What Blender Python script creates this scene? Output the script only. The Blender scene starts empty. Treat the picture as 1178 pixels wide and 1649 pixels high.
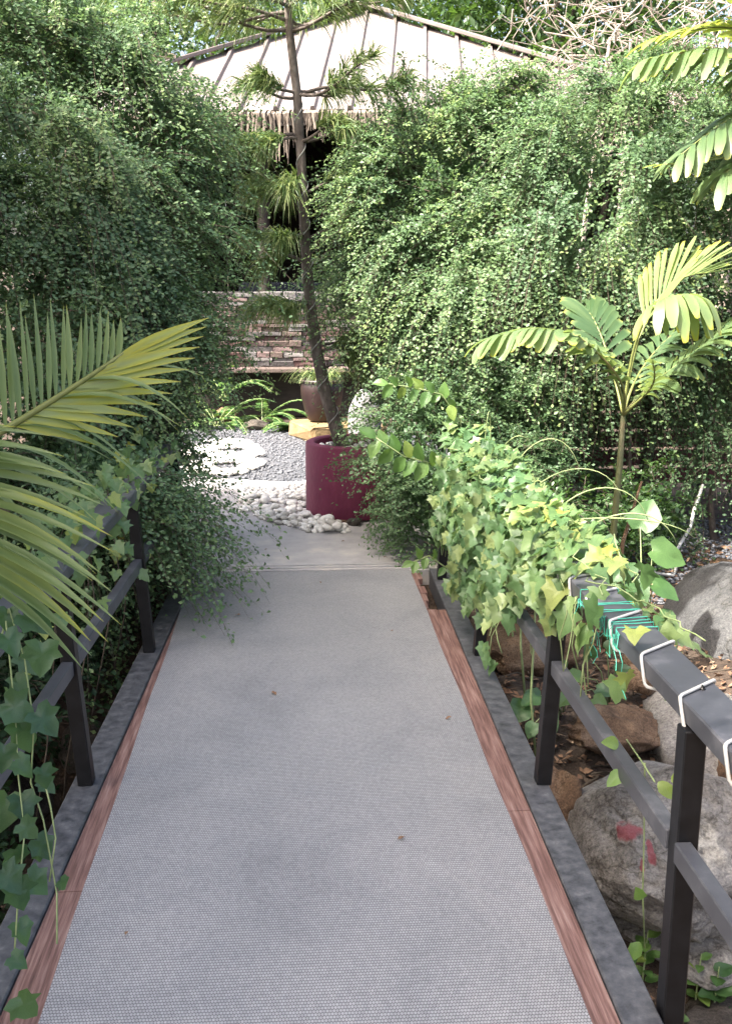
import bpy, math, random
import numpy as np
from mathutils import Vector, Matrix, Euler

random.seed(7)
RG = np.random.default_rng(7)
SC = bpy.context.scene
COL = SC.collection
R = math.radians

# ------------------------------------------------------------------ camera
CAM_H = 1.65
FPX, CU, CV = 1620.0, 589.0, 824.5          # focal length and centre in pixels of the 1178x1649 picture
PITCH, YAW = 12.8, 3.96
cam = bpy.data.cameras.new('camera')
cam.sensor_fit = 'VERTICAL'
cam.sensor_height = 36.0
cam.lens = 36.0 * FPX / 1649.0
cam.clip_start = 0.05
cam.clip_end = 400
camo = bpy.data.objects.new('camera', cam)
camo.location = (0, 0, CAM_H)
camo.rotation_euler = (R(90 - PITCH), 0, R(-YAW))
COL.objects.link(camo)
SC.camera = camo

# ------------------------------------------------------------------ light
SUN = Vector((-0.52, -0.28, 0.81)).normalized()
world = bpy.data.worlds.new('World')
SC.world = world
world.use_nodes = True
wn = world.node_tree.nodes
wl = world.node_tree.links
sky = wn.new('ShaderNodeTexSky')
sky.sky_type = 'NISHITA'
sky.sun_disc = False
sky.sun_elevation = math.asin(SUN.z)
sky.sun_rotation = math.atan2(SUN.x, SUN.y)
sky.air_density = 0.9
sky.dust_density = 7.5
sky.ozone_density = 0.0
wl.new(sky.outputs[0], wn['Background'].inputs[0])
wn['Background'].inputs[1].default_value = 0.15
sl = bpy.data.lights.new('sun', 'SUN')
sl.energy = 4.0
sl.angle = R(1.5)
sl.color = (1.0, 0.95, 0.87)
so = bpy.data.objects.new('sun', sl)
so.rotation_euler = SUN.to_track_quat('Z', 'Y').to_euler()
so.location = (-6, -2, 12)
COL.objects.link(so)
SC.view_settings.view_transform = 'Standard'
SC.view_settings.look = 'None'
SC.view_settings.gamma = 1.0
SC.view_settings.use_curve_mapping = False
SC.view_settings.exposure = 2.22
SC.render.engine = 'CYCLES'
SC.cycles.max_bounces = 8
SC.cycles.transparent_max_bounces = 8
SC.cycles.use_denoising = True
SC.cycles.sample_clamp_indirect = 6.0


# ------------------------------------------------------------------ pixel helpers (a pixel gives a direction only)
def ray(u, v):
    p, y = R(PITCH), R(YAW)
    F = Vector((math.sin(y) * math.cos(p), math.cos(y) * math.cos(p), -math.sin(p)))
    Rt = Vector((math.cos(y), -math.sin(y), 0))
    U = Rt.cross(F)
    return F + Rt * ((u - CU) / FPX) - U * ((v - CV) / FPX)


def at_z(u, v, z=0.0):
    d = ray(u, v)
    return Vector((0, 0, CAM_H)) + d * ((z - CAM_H) / d.z)


def at_y(u, v, y):
    d = ray(u, v)
    return Vector((0, 0, CAM_H)) + d * (y / d.y)


# ------------------------------------------------------------------ scene helpers
def tag(o, label=None, cat=None, group=None, kind=None):
    if label: o['label'] = label
    if cat: o['category'] = cat
    if group: o['group'] = group
    if kind: o['kind'] = kind
    return o


def empty(name, loc=(0, 0, 0), label=None, cat=None, group=None, rz=0.0):
    o = bpy.data.objects.new(name, None)
    o.empty_display_size = 0.1
    o.location = loc
    o.rotation_euler = (0, 0, rz)
    COL.objects.link(o)
    return tag(o, label, cat, group)


def link(name, mesh, parent=None):
    o = bpy.data.objects.new(name, mesh)
    COL.objects.link(o)
    if parent is not None:
        o.parent = parent
        o.matrix_parent_inverse = world_of(parent).inverted()
    return o


def world_of(o):
    m = Matrix.LocRotScale(o.location, o.rotation_euler, o.scale)
    if o.parent is not None:
        return world_of(o.parent) @ o.matrix_parent_inverse @ m
    return m


class MB:
    """collects shapes and links them as one mesh object (world coordinates)"""
    def __init__(self):
        self.v, self.f = [], []

    def add(self, vs, fs):
        b = len(self.v)
        self.v += [tuple(p) for p in vs]
        self.f += [tuple(b + i for i in f) for f in fs]
        return self

    def box(self, c, s, rot=None, bev=0.0):
        hx, hy, hz = s[0] / 2, s[1] / 2, s[2] / 2
        if bev <= 0:
            vs = [Vector((x, y, z)) for x in (-hx, hx) for y in (-hy, hy) for z in (-hz, hz)]
            fs = [(0, 1, 3, 2), (4, 6, 7, 5), (0, 4, 5, 1), (2, 3, 7, 6), (0, 2, 6, 4), (1, 5, 7, 3)]
        else:   # chamfered box: 8 corners cut
            b = bev
            vs, idx = [], {}
            for i, x in enumerate((-1, 1)):
                for j, y in enumerate((-1, 1)):
                    for k, z in enumerate((-1, 1)):
                        for a in range(3):
                            p = [x * (hx - b), y * (hy - b), z * (hz - b)]
                            p[a] = (x * hx, y * hy, z * hz)[a]
                            idx[(i, j, k, a)] = len(vs)
                            vs.append(Vector(p))
            g = lambda i, j, k, a: idx[(i, j, k, a)]
            fs = []
            for i in (0, 1):
                q = [g(i, 0, 0, 0), g(i, 1, 0, 0), g(i, 1, 1, 0), g(i, 0, 1, 0)]
                fs.append(q if i else q[::-1])
                q = [g(0, i, 0, 1), g(0, i, 1, 1), g(1, i, 1, 1), g(1, i, 0, 1)]
                fs.append(q if i else q[::-1])
                q = [g(0, 0, i, 2), g(1, 0, i, 2), g(1, 1, i, 2), g(0, 1, i, 2)]
                fs.append(q if i else q[::-1])
            for j in (0, 1):
                for k in (0, 1):
                    fs.append([g(0, j, k, 1), g(1, j, k, 1), g(1, j, k, 2), g(0, j, k, 2)])
                    fs.append([g(j, 0, k, 0), g(j, 1, k, 0), g(j, 1, k, 2), g(j, 0, k, 2)])
                    fs.append([g(j, k, 0, 0), g(j, k, 1, 0), g(j, k, 1, 1), g(j, k, 0, 1)])
            for i in (0, 1):
                for j in (0, 1):
                    for k in (0, 1):
                        fs.append([g(i, j, k, 0), g(i, j, k, 1), g(i, j, k, 2)])
        if rot is not None:
            vs = [rot @ p for p in vs]
        c = Vector(c)
        return self.add([p + c for p in vs], fs)

    def bar(self, a, b, w, h, bev=0.0, up=(0, 0, 1)):
        """box from a to b, w wide across and h high"""
        a, b = Vector(a), Vector(b)
        d = (b - a)
        y = d.normalized()
        x = y.cross(Vector(up)).normalized()
        z = x.cross(y)
        rot = Matrix((x, y, z)).transposed()
        return self.box((a + b) / 2, (w, d.length, h), rot, bev)

    def tube(self, pts, rad, n=6, cap=True):
        pts = [Vector(p) for p in pts]
        m = len(pts)
        if not hasattr(rad, '__len__'):
            rad = [rad] * m
        vs, fs = [], []
        ref = Vector((0.31, 0.17, 0.93))
        for i, p in enumerate(pts):
            t = (pts[min(i + 1, m - 1)] - pts[max(i - 1, 0)]).normalized()
            a = t.cross(ref)
            if a.length < 0.05:
                a = t.cross(Vector((1, 0, 0)))
            a.normalize()
            b = t.cross(a)
            for k in range(n):
                an = 2 * math.pi * k / n
                vs.append(p + (a * math.cos(an) + b * math.sin(an)) * rad[i])
        for i in range(m - 1):
            for k in range(n):
                k2 = (k + 1) % n
                fs.append((i * n + k, i * n + k2, (i + 1) * n + k2, (i + 1) * n + k))
        if cap:
            fs.append(tuple(range(n))[::-1])
            fs.append(tuple((m - 1) * n + k for k in range(n)))
        return self.add(vs, fs)

    def lathe(self, prof, c=(0, 0, 0), n=48, wob=0.0):
        vs, fs = [], []
        m = len(prof)
        for i, (r, z) in enumerate(prof):
            for k in range(n):
                a = 2 * math.pi * k / n
                rr = r * (1 + wob * math.sin(3 * a + 5 * z))
                vs.append((c[0] + rr * math.cos(a), c[1] + rr * math.sin(a), c[2] + z))
        for i in range(m - 1):
            for k in range(n):
                k2 = (k + 1) % n
                fs.append((i * n + k, i * n + k2, (i + 1) * n + k2, (i + 1) * n + k))
        return self.add(vs, fs)

    def build(self, name, mat, parent=None, smooth=False, angle=None):
        me = bpy.data.meshes.new(name)
        me.from_pydata(self.v, [], self.f)
        me.materials.append(mat)
        if smooth:
            me.polygons.foreach_set('use_smooth', [True] * len(me.polygons))
            if angle:
                me.set_sharp_from_angle(angle=R(angle))
        me.update()
        return link(name, me, parent)


def fast_mesh(name, V, F, mat, attr=None):
    """V (n,3), F (m,k) numpy"""
    me = bpy.data.meshes.new(name)
    k = F.shape[1]
    me.vertices.add(len(V))
    me.vertices.foreach_set('co', np.ascontiguousarray(V, dtype=np.float32).ravel())
    me.loops.add(F.size)
    me.loops.foreach_set('vertex_index', np.ascontiguousarray(F, dtype=np.int32).ravel())
    me.polygons.add(len(F))
    me.polygons.foreach_set('loop_start', np.arange(0, F.size, k, dtype=np.int32))
    me.materials.append(mat)
    if attr is not None:
        a = me.attributes.new('tone', 'FLOAT', 'POINT')
        a.data.foreach_set('value', np.ascontiguousarray(attr, dtype=np.float32))
    me.update(calc_edges=True)
    me.validate()
    return me


def nrm(a):
    return a / np.maximum(np.linalg.norm(a, axis=-1, keepdims=True), 1e-9)


# ------------------------------------------------------------------ materials
def new_mat(name):
    m = bpy.data.materials.new(name)
    m.use_nodes = True
    nt = m.node_tree
    return m, nt, nt.nodes, nt.links, nt.nodes['Principled BSDF']


def ramp(n, stops):
    r = n.new('ShaderNodeValToRGB')
    e = r.color_ramp.elements
    while len(e) < len(stops):
        e.new(0.5)
    for el, (p, c) in zip(e, stops):
        el.position = p
        el.color = (*c, 1)
    return r


def noise_mat(name, stops, scale=8, detail=6, rough=0.7, bump=0.15, bscale=None, stretch=(1, 1, 1), spec=0.4, dist=0.02, metallic=0, rvar=0.0):
    m, nt, n, l, b = new_mat(name)
    tc = n.new('ShaderNodeTexCoord')
    mp = n.new('ShaderNodeMapping')
    mp.inputs['Scale'].default_value = stretch
    l.new(tc.outputs['Object'], mp.inputs[0])
    t = n.new('ShaderNodeTexNoise')
    t.inputs['Scale'].default_value = scale
    t.inputs['Detail'].default_value = detail
    t.inputs['Roughness'].default_value = 0.65
    l.new(mp.outputs[0], t.inputs[0])
    r = ramp(n, stops)
    l.new(t.outputs[0], r.inputs[0])
    l.new(r.outputs[0], b.inputs['Base Color'])
    b.inputs['Roughness'].default_value = rough
    b.inputs['Specular IOR Level'].default_value = spec
    b.inputs['Metallic'].default_value = metallic
    if rvar:
        mr = n.new('ShaderNodeMapRange')
        mr.inputs[3].default_value = rough - rvar
        mr.inputs[4].default_value = rough + rvar
        l.new(t.outputs[0], mr.inputs[0])
        l.new(mr.outputs[0], b.inputs['Roughness'])
    if bump:
        t2 = n.new('ShaderNodeTexNoise')
        t2.inputs['Scale'].default_value = bscale or scale * 4
        t2.inputs['Detail'].default_value = 8
        l.new(mp.outputs[0], t2.inputs[0])
        bp = n.new('ShaderNodeBump')
        bp.inputs['Strength'].default_value = bump
        bp.inputs['Distance'].default_value = dist
        l.new(t2.outputs[0], bp.inputs['Height'])
        l.new(bp.outputs[0], b.inputs['Normal'])
    return m


def leaf_mat(name, stops, rough=0.4, trans=0.35, tcol=(0.25, 0.4, 0.03), use='tone', spec=0.5, vein=False):
    """stops: ramp over the leaf's own tone (age): attribute 'tone' or a random value per object"""
    m, nt, n, l, b = new_mat(name)
    r = ramp(n, stops)
    if use == 'tone':
        a = n.new('ShaderNodeAttribute')
        a.attribute_name = 'tone'
        l.new(a.outputs['Fac'], r.inputs[0])
    else:
        oi = n.new('ShaderNodeObjectInfo')
        l.new(oi.outputs['Random'], r.inputs[0])
    src = r.outputs[0]
    if vein:
        tc = n.new('ShaderNodeTexCoord')
        t = n.new('ShaderNodeTexNoise')
        t.inputs['Scale'].default_value = 30
        t.inputs['Detail'].default_value = 4
        l.new(tc.outputs['Object'], t.inputs[0])
        mx = n.new('ShaderNodeMix')
        mx.data_type = 'RGBA'
        mx.blend_type = 'MULTIPLY'
        mx.inputs[0].default_value = 0.5
        rr = ramp(n, [(0.3, (0.6, 0.62, 0.6)), (0.7, (1.25, 1.2, 1.1))])
        l.new(t.outputs[0], rr.inputs[0])
        l.new(src, mx.inputs[6])
        l.new(rr.outputs[0], mx.inputs[7])
        src = mx.outputs[2]
        bp = n.new('ShaderNodeBump')
        bp.inputs['Strength'].default_value = 0.25
        bp.inputs['Distance'].default_value = 0.003
        l.new(t.outputs[0], bp.inputs['Height'])
        l.new(bp.outputs[0], b.inputs['Normal'])
    l.new(src, b.inputs['Base Color'])
    b.inputs['Roughness'].default_value = rough
    b.inputs['Specular IOR Level'].default_value = spec
    tr = n.new('ShaderNodeBsdfTranslucent')
    mxc = n.new('ShaderNodeMix')
    mxc.data_type = 'RGBA'
    mxc.inputs[0].default_value = 0.5
    l.new(src, mxc.inputs[6])
    mxc.inputs[7].default_value = (*tcol, 1)
    l.new(mxc.outputs[2], tr.inputs[0])
    ms = n.new('ShaderNodeMixShader')
    ms.inputs[0].default_value = trans
    l.new(b.outputs[0], ms.inputs[1])
    l.new(tr.outputs[0], ms.inputs[2])
    l.new(ms.outputs[0], n['Material Output'].inputs[0])
    return m


def rock_mat(name, stops, scale=4.0, crack=2.2):
    """stone: broad blotches, crisp grain and dark cracks"""
    m, nt, n, l, b = new_mat(name)
    tc = n.new('ShaderNodeNewGeometry')
    def noise_(sc, det, rough=0.65, dist=0.0):
        t = n.new('ShaderNodeTexNoise')
        t.inputs['Scale'].default_value = sc
        t.inputs['Detail'].default_value = det
        t.inputs['Roughness'].default_value = rough
        t.inputs['Distortion'].default_value = dist
        l.new(tc.outputs['Position'], t.inputs[0])
        return t.outputs[0]
    big, fine = noise_(scale, 12, 0.7, 0.4), noise_(scale * 22, 6, 0.75)
    r1 = ramp(n, stops)
    l.new(big, r1.inputs[0])
    r2 = ramp(n, [(0.30, (0.35, 0.35, 0.36)), (0.48, (0.85, 0.85, 0.85)), (0.60, (1.15, 1.14, 1.12)), (0.75, (1.6, 1.58, 1.52))])
    l.new(fine, r2.inputs[0])
    vo = n.new('ShaderNodeTexVoronoi')
    vo.feature = 'DISTANCE_TO_EDGE'
    vo.inputs['Scale'].default_value = crack
    warp = n.new('ShaderNodeVectorMath'); warp.operation = 'MULTIPLY_ADD'
    wt = n.new('ShaderNodeTexNoise'); wt.inputs['Scale'].default_value = 6; wt.inputs['Detail'].default_value = 6
    l.new(tc.outputs['Position'], wt.inputs[0])
    l.new(wt.outputs['Color'], warp.inputs[0]); warp.inputs[1].default_value = (0.5, 0.5, 0.5)
    l.new(tc.outputs['Position'], warp.inputs[2])
    l.new(warp.outputs[0], vo.inputs['Vector'])
    r3 = ramp(n, [(0.0, (0.5, 0.48, 0.45)), (0.012, (0.88, 0.88, 0.86)), (0.04, (1, 1, 1))])
    l.new(vo.outputs['Distance'], r3.inputs[0])
    def mul(a_, b_):
        q = n.new('ShaderNodeMix'); q.data_type = 'RGBA'; q.blend_type = 'MULTIPLY'; q.inputs[0].default_value = 1
        l.new(a_, q.inputs[6]); l.new(b_, q.inputs[7])
        return q.outputs[2]
    l.new(mul(mul(r1.outputs[0], r2.outputs[0]), r3.outputs[0]), b.inputs['Base Color'])
    b.inputs['Roughness'].default_value = 0.92
    b.inputs['Specular IOR Level'].default_value = 0.25
    h = n.new('ShaderNodeMath'); h.operation = 'MULTIPLY_ADD'
    l.new(big, h.inputs[0]); h.inputs[1].default_value = 2.0; l.new(fine, h.inputs[2])
    bp = n.new('ShaderNodeBump')
    bp.inputs['Strength'].default_value = 0.9
    bp.inputs['Distance'].default_value = 0.018
    l.new(h.outputs[0], bp.inputs['Height'])
    l.new(bp.outputs[0], b.inputs['Normal'])
    return m


MATS = {}
MATS['soil'] = noise_mat('soil', [(0.3, (0.02, 0.013, 0.009)), (0.5, (0.05, 0.034, 0.024)), (0.7, (0.10, 0.07, 0.048))], 6, 10, 0.95, 0.8, 40, dist=0.03)
MATS['path'] = noise_mat('path', [(0.3, (0.25, 0.243, 0.243)), (0.55, (0.34, 0.328, 0.32)), (0.72, (0.46, 0.41, 0.365))], 3.5, 9, 0.8, 0.12, 120, dist=0.006)
MATS['gravel_base'] = noise_mat('gravel_base', [(0.3, (0.05, 0.053, 0.06)), (0.7, (0.11, 0.115, 0.13))], 60, 6, 0.9, 0.8, 90)
MATS['gravel'] = noise_mat('gravel', [(0.3, (0.045, 0.048, 0.056)), (0.5, (0.10, 0.105, 0.118)), (0.7, (0.18, 0.18, 0.19))], 22, 3, 0.85, 0)
MATS['pebble'] = noise_mat('pebble', [(0.3, (0.50, 0.48, 0.45)), (0.6, (0.68, 0.67, 0.64))], 9, 5, 0.6, 0.15, 60, dist=0.004)
MATS['boulder'] = rock_mat('boulder', [(0.30, (0.09, 0.078, 0.066)), (0.43, (0.19, 0.175, 0.158)), (0.55, (0.27, 0.255, 0.235)), (0.72, (0.36, 0.345, 0.315))], 3.5, 1.6)
MATS['brown_rock'] = rock_mat('brown_rock', [(0.3, (0.08, 0.047, 0.03)), (0.5, (0.20, 0.125, 0.075)), (0.7, (0.33, 0.235, 0.16))], 6, 3.5)
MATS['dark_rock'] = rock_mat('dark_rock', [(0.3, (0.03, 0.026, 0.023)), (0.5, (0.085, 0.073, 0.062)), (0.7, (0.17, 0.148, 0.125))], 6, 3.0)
MATS['wood'] = noise_mat('wood', [(0.28, (0.04, 0.018, 0.015)), (0.45, (0.12, 0.062, 0.05)), (0.58, (0.19, 0.112, 0.094)), (0.75, (0.30, 0.22, 0.19))], 5, 14, 0.65, 0.5, 12, stretch=(18, 0.8, 4), dist=0.004)
MATS['beam'] = noise_mat('beam', [(0.3, (0.02, 0.021, 0.024)), (0.46, (0.05, 0.052, 0.058)), (0.60, (0.078, 0.08, 0.086)), (0.70, (0.12, 0.12, 0.125)), (0.8, (0.22, 0.215, 0.21))], 24, 15, 0.55, 0.3, 90, dist=0.003, rvar=0.15)
MATS['black_steel'] = noise_mat('black_steel', [(0.35, (0.0035, 0.0035, 0.004)), (0.68, (0.008, 0.008, 0.009)), (0.85, (0.05, 0.05, 0.055))], 22, 10, 0.42, 0.05, 80, dist=0.002, rvar=0.12, spec=0.3)
MATS['rail'] = noise_mat('rail', [(0.3, (0.035, 0.036, 0.042)), (0.55, (0.06, 0.062, 0.07)), (0.75, (0.13, 0.13, 0.14))], 10, 10, 0.42, 0.04, 70, dist=0.002, rvar=0.12)
MATS['screw'] = noise_mat('screw', [(0.3, (0.02, 0.02, 0.02)), (0.7, (0.05, 0.05, 0.05))], 50, 2, 0.4, 0, metallic=0.8)
MATS['cord'] = noise_mat('cord', [(0.3, (0.36, 0.355, 0.33)), (0.7, (0.46, 0.45, 0.42))], 30, 3, 0.5, 0)
MATS['twine'] = noise_mat('twine', [(0.3, (0.03, 0.30, 0.20)), (0.7, (0.07, 0.42, 0.30))], 30, 3, 0.5, 0)
MATS['maroon'] = noise_mat('maroon', [(0.3, (0.13, 0.018, 0.048)), (0.55, (0.165, 0.026, 0.062)), (0.66, (0.21, 0.05, 0.085)), (0.80, (0.30, 0.15, 0.17))], 9, 14, 0.65, 0.5, 70, stretch=(1, 1, 0.45), dist=0.008)
MATS['brown_pot'] = noise_mat('brown_pot', [(0.3, (0.013, 0.0065, 0.0065)), (0.6, (0.024, 0.0115, 0.011)), (0.8, (0.045, 0.025, 0.022))], 8, 8, 0.4, 0.15, 40, dist=0.006)
MATS['ochre'] = noise_mat('ochre', [(0.3, (0.14, 0.09, 0.04)), (0.6, (0.22, 0.155, 0.075)), (0.8, (0.29, 0.23, 0.14))], 6, 9, 0.85, 0.5, 30)
MATS['bark'] = noise_mat('bark', [(0.3, (0.04, 0.032, 0.026)), (0.55, (0.125, 0.10, 0.085)), (0.75, (0.25, 0.22, 0.19))], 16, 9, 0.9, 0.7, 40, stretch=(1, 1, 0.5), dist=0.012)
MATS['twig'] = noise_mat('twig', [(0.3, (0.035, 0.027, 0.018)), (0.7, (0.09, 0.07, 0.05))], 20, 5, 0.9, 0)
MATS['dry_twig'] = noise_mat('dry_twig', [(0.3, (0.24, 0.20, 0.165)), (0.7, (0.45, 0.39, 0.33))], 12, 5, 0.9, 0)
MATS['stem'] = noise_mat('stem', [(0.3, (0.12, 0.17, 0.06)), (0.7, (0.28, 0.33, 0.15))], 20, 5, 0.6, 0)
MATS['palm_stem'] = noise_mat('palm_stem', [(0.3, (0.09, 0.11, 0.03)), (0.55, (0.17, 0.19, 0.06)), (0.75, (0.30, 0.22, 0.10))], 7, 6, 0.5, 0.1, 30)
MATS['palm_trunk'] = noise_mat('palm_trunk', [(0.3, (0.05, 0.06, 0.02)), (0.55, (0.095, 0.10, 0.04)), (0.75, (0.20, 0.14, 0.07))], 9, 8, 0.55, 0.2, 30, stretch=(1, 1, 0.4))
MATS['roof'] = noise_mat('roof', [(0.3, (0.125, 0.102, 0.093)), (0.5, (0.175, 0.150, 0.139)), (0.72, (0.22, 0.195, 0.184))], 2.0, 12, 0.5, 0.05, 10, dist=0.01)
MATS['roof_cap'] = noise_mat('roof_cap', [(0.3, (0.105, 0.084, 0.076)), (0.7, (0.165, 0.138, 0.128))], 3, 8, 0.5, 0.05, 10)
MATS['straw'] = noise_mat('straw', [(0.3, (0.11, 0.088, 0.066)), (0.7, (0.24, 0.20, 0.165))], 9, 6, 0.9, 0)
MATS['dark_wood'] = noise_mat('dark_wood', [(0.3, (0.012, 0.009, 0.008)), (0.7, (0.035, 0.026, 0.02))], 5, 8, 0.7, 0.2, 30, stretch=(1, 1, 6))
MATS['maroon_board'] = noise_mat('maroon_board', [(0.3, (0.055, 0.012, 0.014)), (0.7, (0.12, 0.03, 0.03))], 6, 8, 0.7, 0.3, 30)
MATS['blue_cloth'] = noise_mat('blue_cloth', [(0.3, (0.005, 0.007, 0.014)), (0.7, (0.010, 0.014, 0.026))], 20, 4, 0.9, 0.1)
MATS['litter'] = noise_mat('litter', [(0.25, (0.05, 0.03, 0.02)), (0.5, (0.17, 0.095, 0.055)), (0.75, (0.34, 0.24, 0.16))], 5, 3, 0.9, 0)
MATS['grey_slab'] = rock_mat('grey_slab', [(0.3, (0.06, 0.06, 0.062)), (0.5, (0.105, 0.105, 0.107)), (0.7, (0.16, 0.158, 0.155))], 4, 1.2)
MATS['pale_stone'] = noise_mat('pale_stone', [(0.3, (0.16, 0.16, 0.16)), (0.7, (0.28, 0.28, 0.275))], 10, 8, 0.8, 0.4, 30)

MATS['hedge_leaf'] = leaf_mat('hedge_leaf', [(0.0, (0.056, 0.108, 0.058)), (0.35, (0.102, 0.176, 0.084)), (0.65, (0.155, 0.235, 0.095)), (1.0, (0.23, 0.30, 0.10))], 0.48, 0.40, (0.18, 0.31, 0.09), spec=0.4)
MATS['dark_leaf'] = leaf_mat('dark_leaf', [(0.0, (0.022, 0.05, 0.018)), (0.5, (0.05, 0.10, 0.03)), (1.0, (0.11, 0.17, 0.045))], 0.4, 0.3, (0.16, 0.3, 0.03))
MATS['ditch_leaf'] = leaf_mat('ditch_leaf', [(0.0, (0.010, 0.024, 0.010)), (0.5, (0.022, 0.048, 0.016)), (1.0, (0.06, 0.10, 0.03))], 0.55, 0.2, (0.06, 0.12, 0.02), spec=0.25)  # near-black leaf colour, the ditch's shade painted in
MATS['palm_leaf'] = leaf_mat('palm_leaf', [(0.0, (0.06, 0.115, 0.05)), (0.5, (0.15, 0.215, 0.085)), (0.8, (0.23, 0.285, 0.10)), (0.88, (0.30, 0.33, 0.05)), (0.95, (0.36, 0.34, 0.035)), (1.0, (0.30, 0.20, 0.09))], 0.40, 0.42, (0.30, 0.40, 0.07))
MATS['vine_leaf'] = leaf_mat('vine_leaf', [(0.0, (0.075, 0.15, 0.05)), (0.45, (0.125, 0.21, 0.075)), (0.78, (0.20, 0.27, 0.10)), (0.92, (0.27, 0.32, 0.08)), (0.975, (0.28, 0.32, 0.08)), (1.0, (0.42, 0.38, 0.05))], 0.42, 0.32, (0.22, 0.36, 0.08), use='obj', vein=True)
MATS['vine_leaf_mass'] = leaf_mat('vine_leaf_mass', [(0.0, (0.055, 0.12, 0.045)), (0.6, (0.10, 0.18, 0.07)), (1.0, (0.20, 0.25, 0.09))], 0.45, 0.32, (0.22, 0.36, 0.08))
MATS['ivy_dark_leaf'] = leaf_mat('ivy_dark_leaf', [(0.0, (0.022, 0.06, 0.026)), (0.5, (0.038, 0.09, 0.036)), (1.0, (0.07, 0.125, 0.045))], 0.4, 0.3, (0.16, 0.34, 0.05), use='obj', vein=True)
MATS['weed_leaf'] = leaf_mat('weed_leaf', [(0.0, (0.03, 0.075, 0.025)), (0.6, (0.055, 0.12, 0.033)), (1.0, (0.10, 0.17, 0.045))], 0.45, 0.25, (0.12, 0.26, 0.03), use='obj', vein=True)
MATS['bright_leaf'] = leaf_mat('bright_leaf', [(0.0, (0.08, 0.17, 0.045)), (0.7, (0.13, 0.23, 0.06)), (1.0, (0.22, 0.29, 0.06))], 0.4, 0.38, (0.24, 0.42, 0.05), use='obj', vein=True)
MATS['needle'] = leaf_mat('needle', [(0.0, (0.07, 0.13, 0.045)), (0.6, (0.14, 0.20, 0.07)), (1.0, (0.28, 0.31, 0.12))], 0.45, 0.35, (0.22, 0.32, 0.05))
MATS['fern_leaf'] = leaf_mat('fern_leaf', [(0.0, (0.035, 0.085, 0.03)), (0.6, (0.07, 0.15, 0.045)), (1.0, (0.14, 0.22, 0.07))], 0.4, 0.35, (0.2, 0.36, 0.04))


def mat_woven():
    """grey woven vinyl: rows of beads with dark gaps between"""
    m, nt, n, l, b = new_mat('woven_mat')
    tc = n.new('ShaderNodeTexCoord')
    sp = n.new('ShaderNodeSeparateXYZ')
    l.new(tc.outputs['Object'], sp.inputs[0])

    def math_(op, a, b_=None, c=None):
        q = n.new('ShaderNodeMath')
        q.operation = op
        for i, x in enumerate((a, b_, c)):
            if x is None: continue
            if isinstance(x, (int, float)): q.inputs[i].default_value = x
            else: l.new(x, q.inputs[i])
        return q.outputs[0]
    px, py = 0.0078, 0.0102
    row = math_('DIVIDE', sp.outputs[1], py)
    rowi = math_('FLOOR', row)
    odd = math_('MODULO', math_('ABSOLUTE', rowi), 2.0)
    cx = math_('ADD', math_('DIVIDE', sp.outputs[0], px), math_('MULTIPLY', odd, 0.5))
    fx = math_('SUBTRACT', math_('FRACT', cx), 0.5)
    fy = math_('SUBTRACT', math_('FRACT', row), 0.5)
    d = math_('ADD', math_('POWER', math_('ABSOLUTE', math_('MULTIPLY', fx, 2.0)), 2.6), math_('POWER', math_('ABSOLUTE', math_('MULTIPLY', fy, 2.0)), 2.6))
    h = math_('SUBTRACT', 1.0, d)
    h = math_('MAXIMUM', h, 0.0)
    big = n.new('ShaderNodeTexNoise')
    big.inputs['Scale'].default_value = 2.2
    big.inputs['Detail'].default_value = 12
    big.inputs['Roughness'].default_value = 0.68
    big.inputs['Distortion'].default_value = 0.6
    l.new(tc.outputs['Object'], big.inputs[0])
    fine = n.new('ShaderNodeTexNoise')
    fine.inputs['Scale'].default_value = 60
    fine.inputs['Detail'].default_value = 4
    l.new(tc.outputs['Object'], fine.inputs[0])
    c1 = ramp(n, [(0.0, (0.07, 0.07, 0.071)), (0.22, (0.175, 0.176, 0.18)), (0.7, (0.285, 0.287, 0.295))])
    l.new(h, c1.inputs[0])
    c2 = ramp(n, [(0.30, (0.78, 0.78, 0.79)), (0.45, (0.93, 0.93, 0.93)), (0.56, (1.0, 0.99, 0.98)), (0.72, (1.12, 1.11, 1.09))])
    l.new(big.outputs[0], c2.inputs[0])
    cell = n.new('ShaderNodeCombineXYZ')
    l.new(math_('FLOOR', cx), cell.inputs[0]); l.new(rowi, cell.inputs[1])
    wnz = n.new('ShaderNodeTexWhiteNoise')
    l.new(cell.outputs[0], wnz.inputs[0])
    both = math_('ADD', math_('MULTIPLY', wnz.outputs[0], 0.32), math_('MULTIPLY', fine.outputs[0], 0.68))
    c3 = ramp(n, [(0.22, (0.82, 0.82, 0.83)), (0.75, (1.14, 1.14, 1.13))])
    l.new(both, c3.inputs[0])
    m1 = n.new('ShaderNodeMix'); m1.data_type = 'RGBA'; m1.blend_type = 'MULTIPLY'; m1.inputs[0].default_value = 1
    l.new(c1.outputs[0], m1.inputs[6]); l.new(c2.outputs[0], m1.inputs[7])
    m2 = n.new('ShaderNodeMix'); m2.data_type = 'RGBA'; m2.blend_type = 'MULTIPLY'; m2.inputs[0].default_value = 1
    l.new(m1.outputs[2], m2.inputs[6]); l.new(c3.outputs[0], m2.inputs[7])
    l.new(m2.outputs[2], b.inputs['Base Color'])
    b.inputs['Roughness'].default_value = 0.55
    b.inputs['Specular IOR Level'].default_value = 0.4
    bp = n.new('ShaderNodeBump')
    bp.inputs['Strength'].default_value = 0.5
    bp.inputs['Distance'].default_value = 0.002
    l.new(h, bp.inputs['Height'])
    l.new(bp.outputs[0], b.inputs['Normal'])
    return m


MATS['woven'] = mat_woven()


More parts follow.
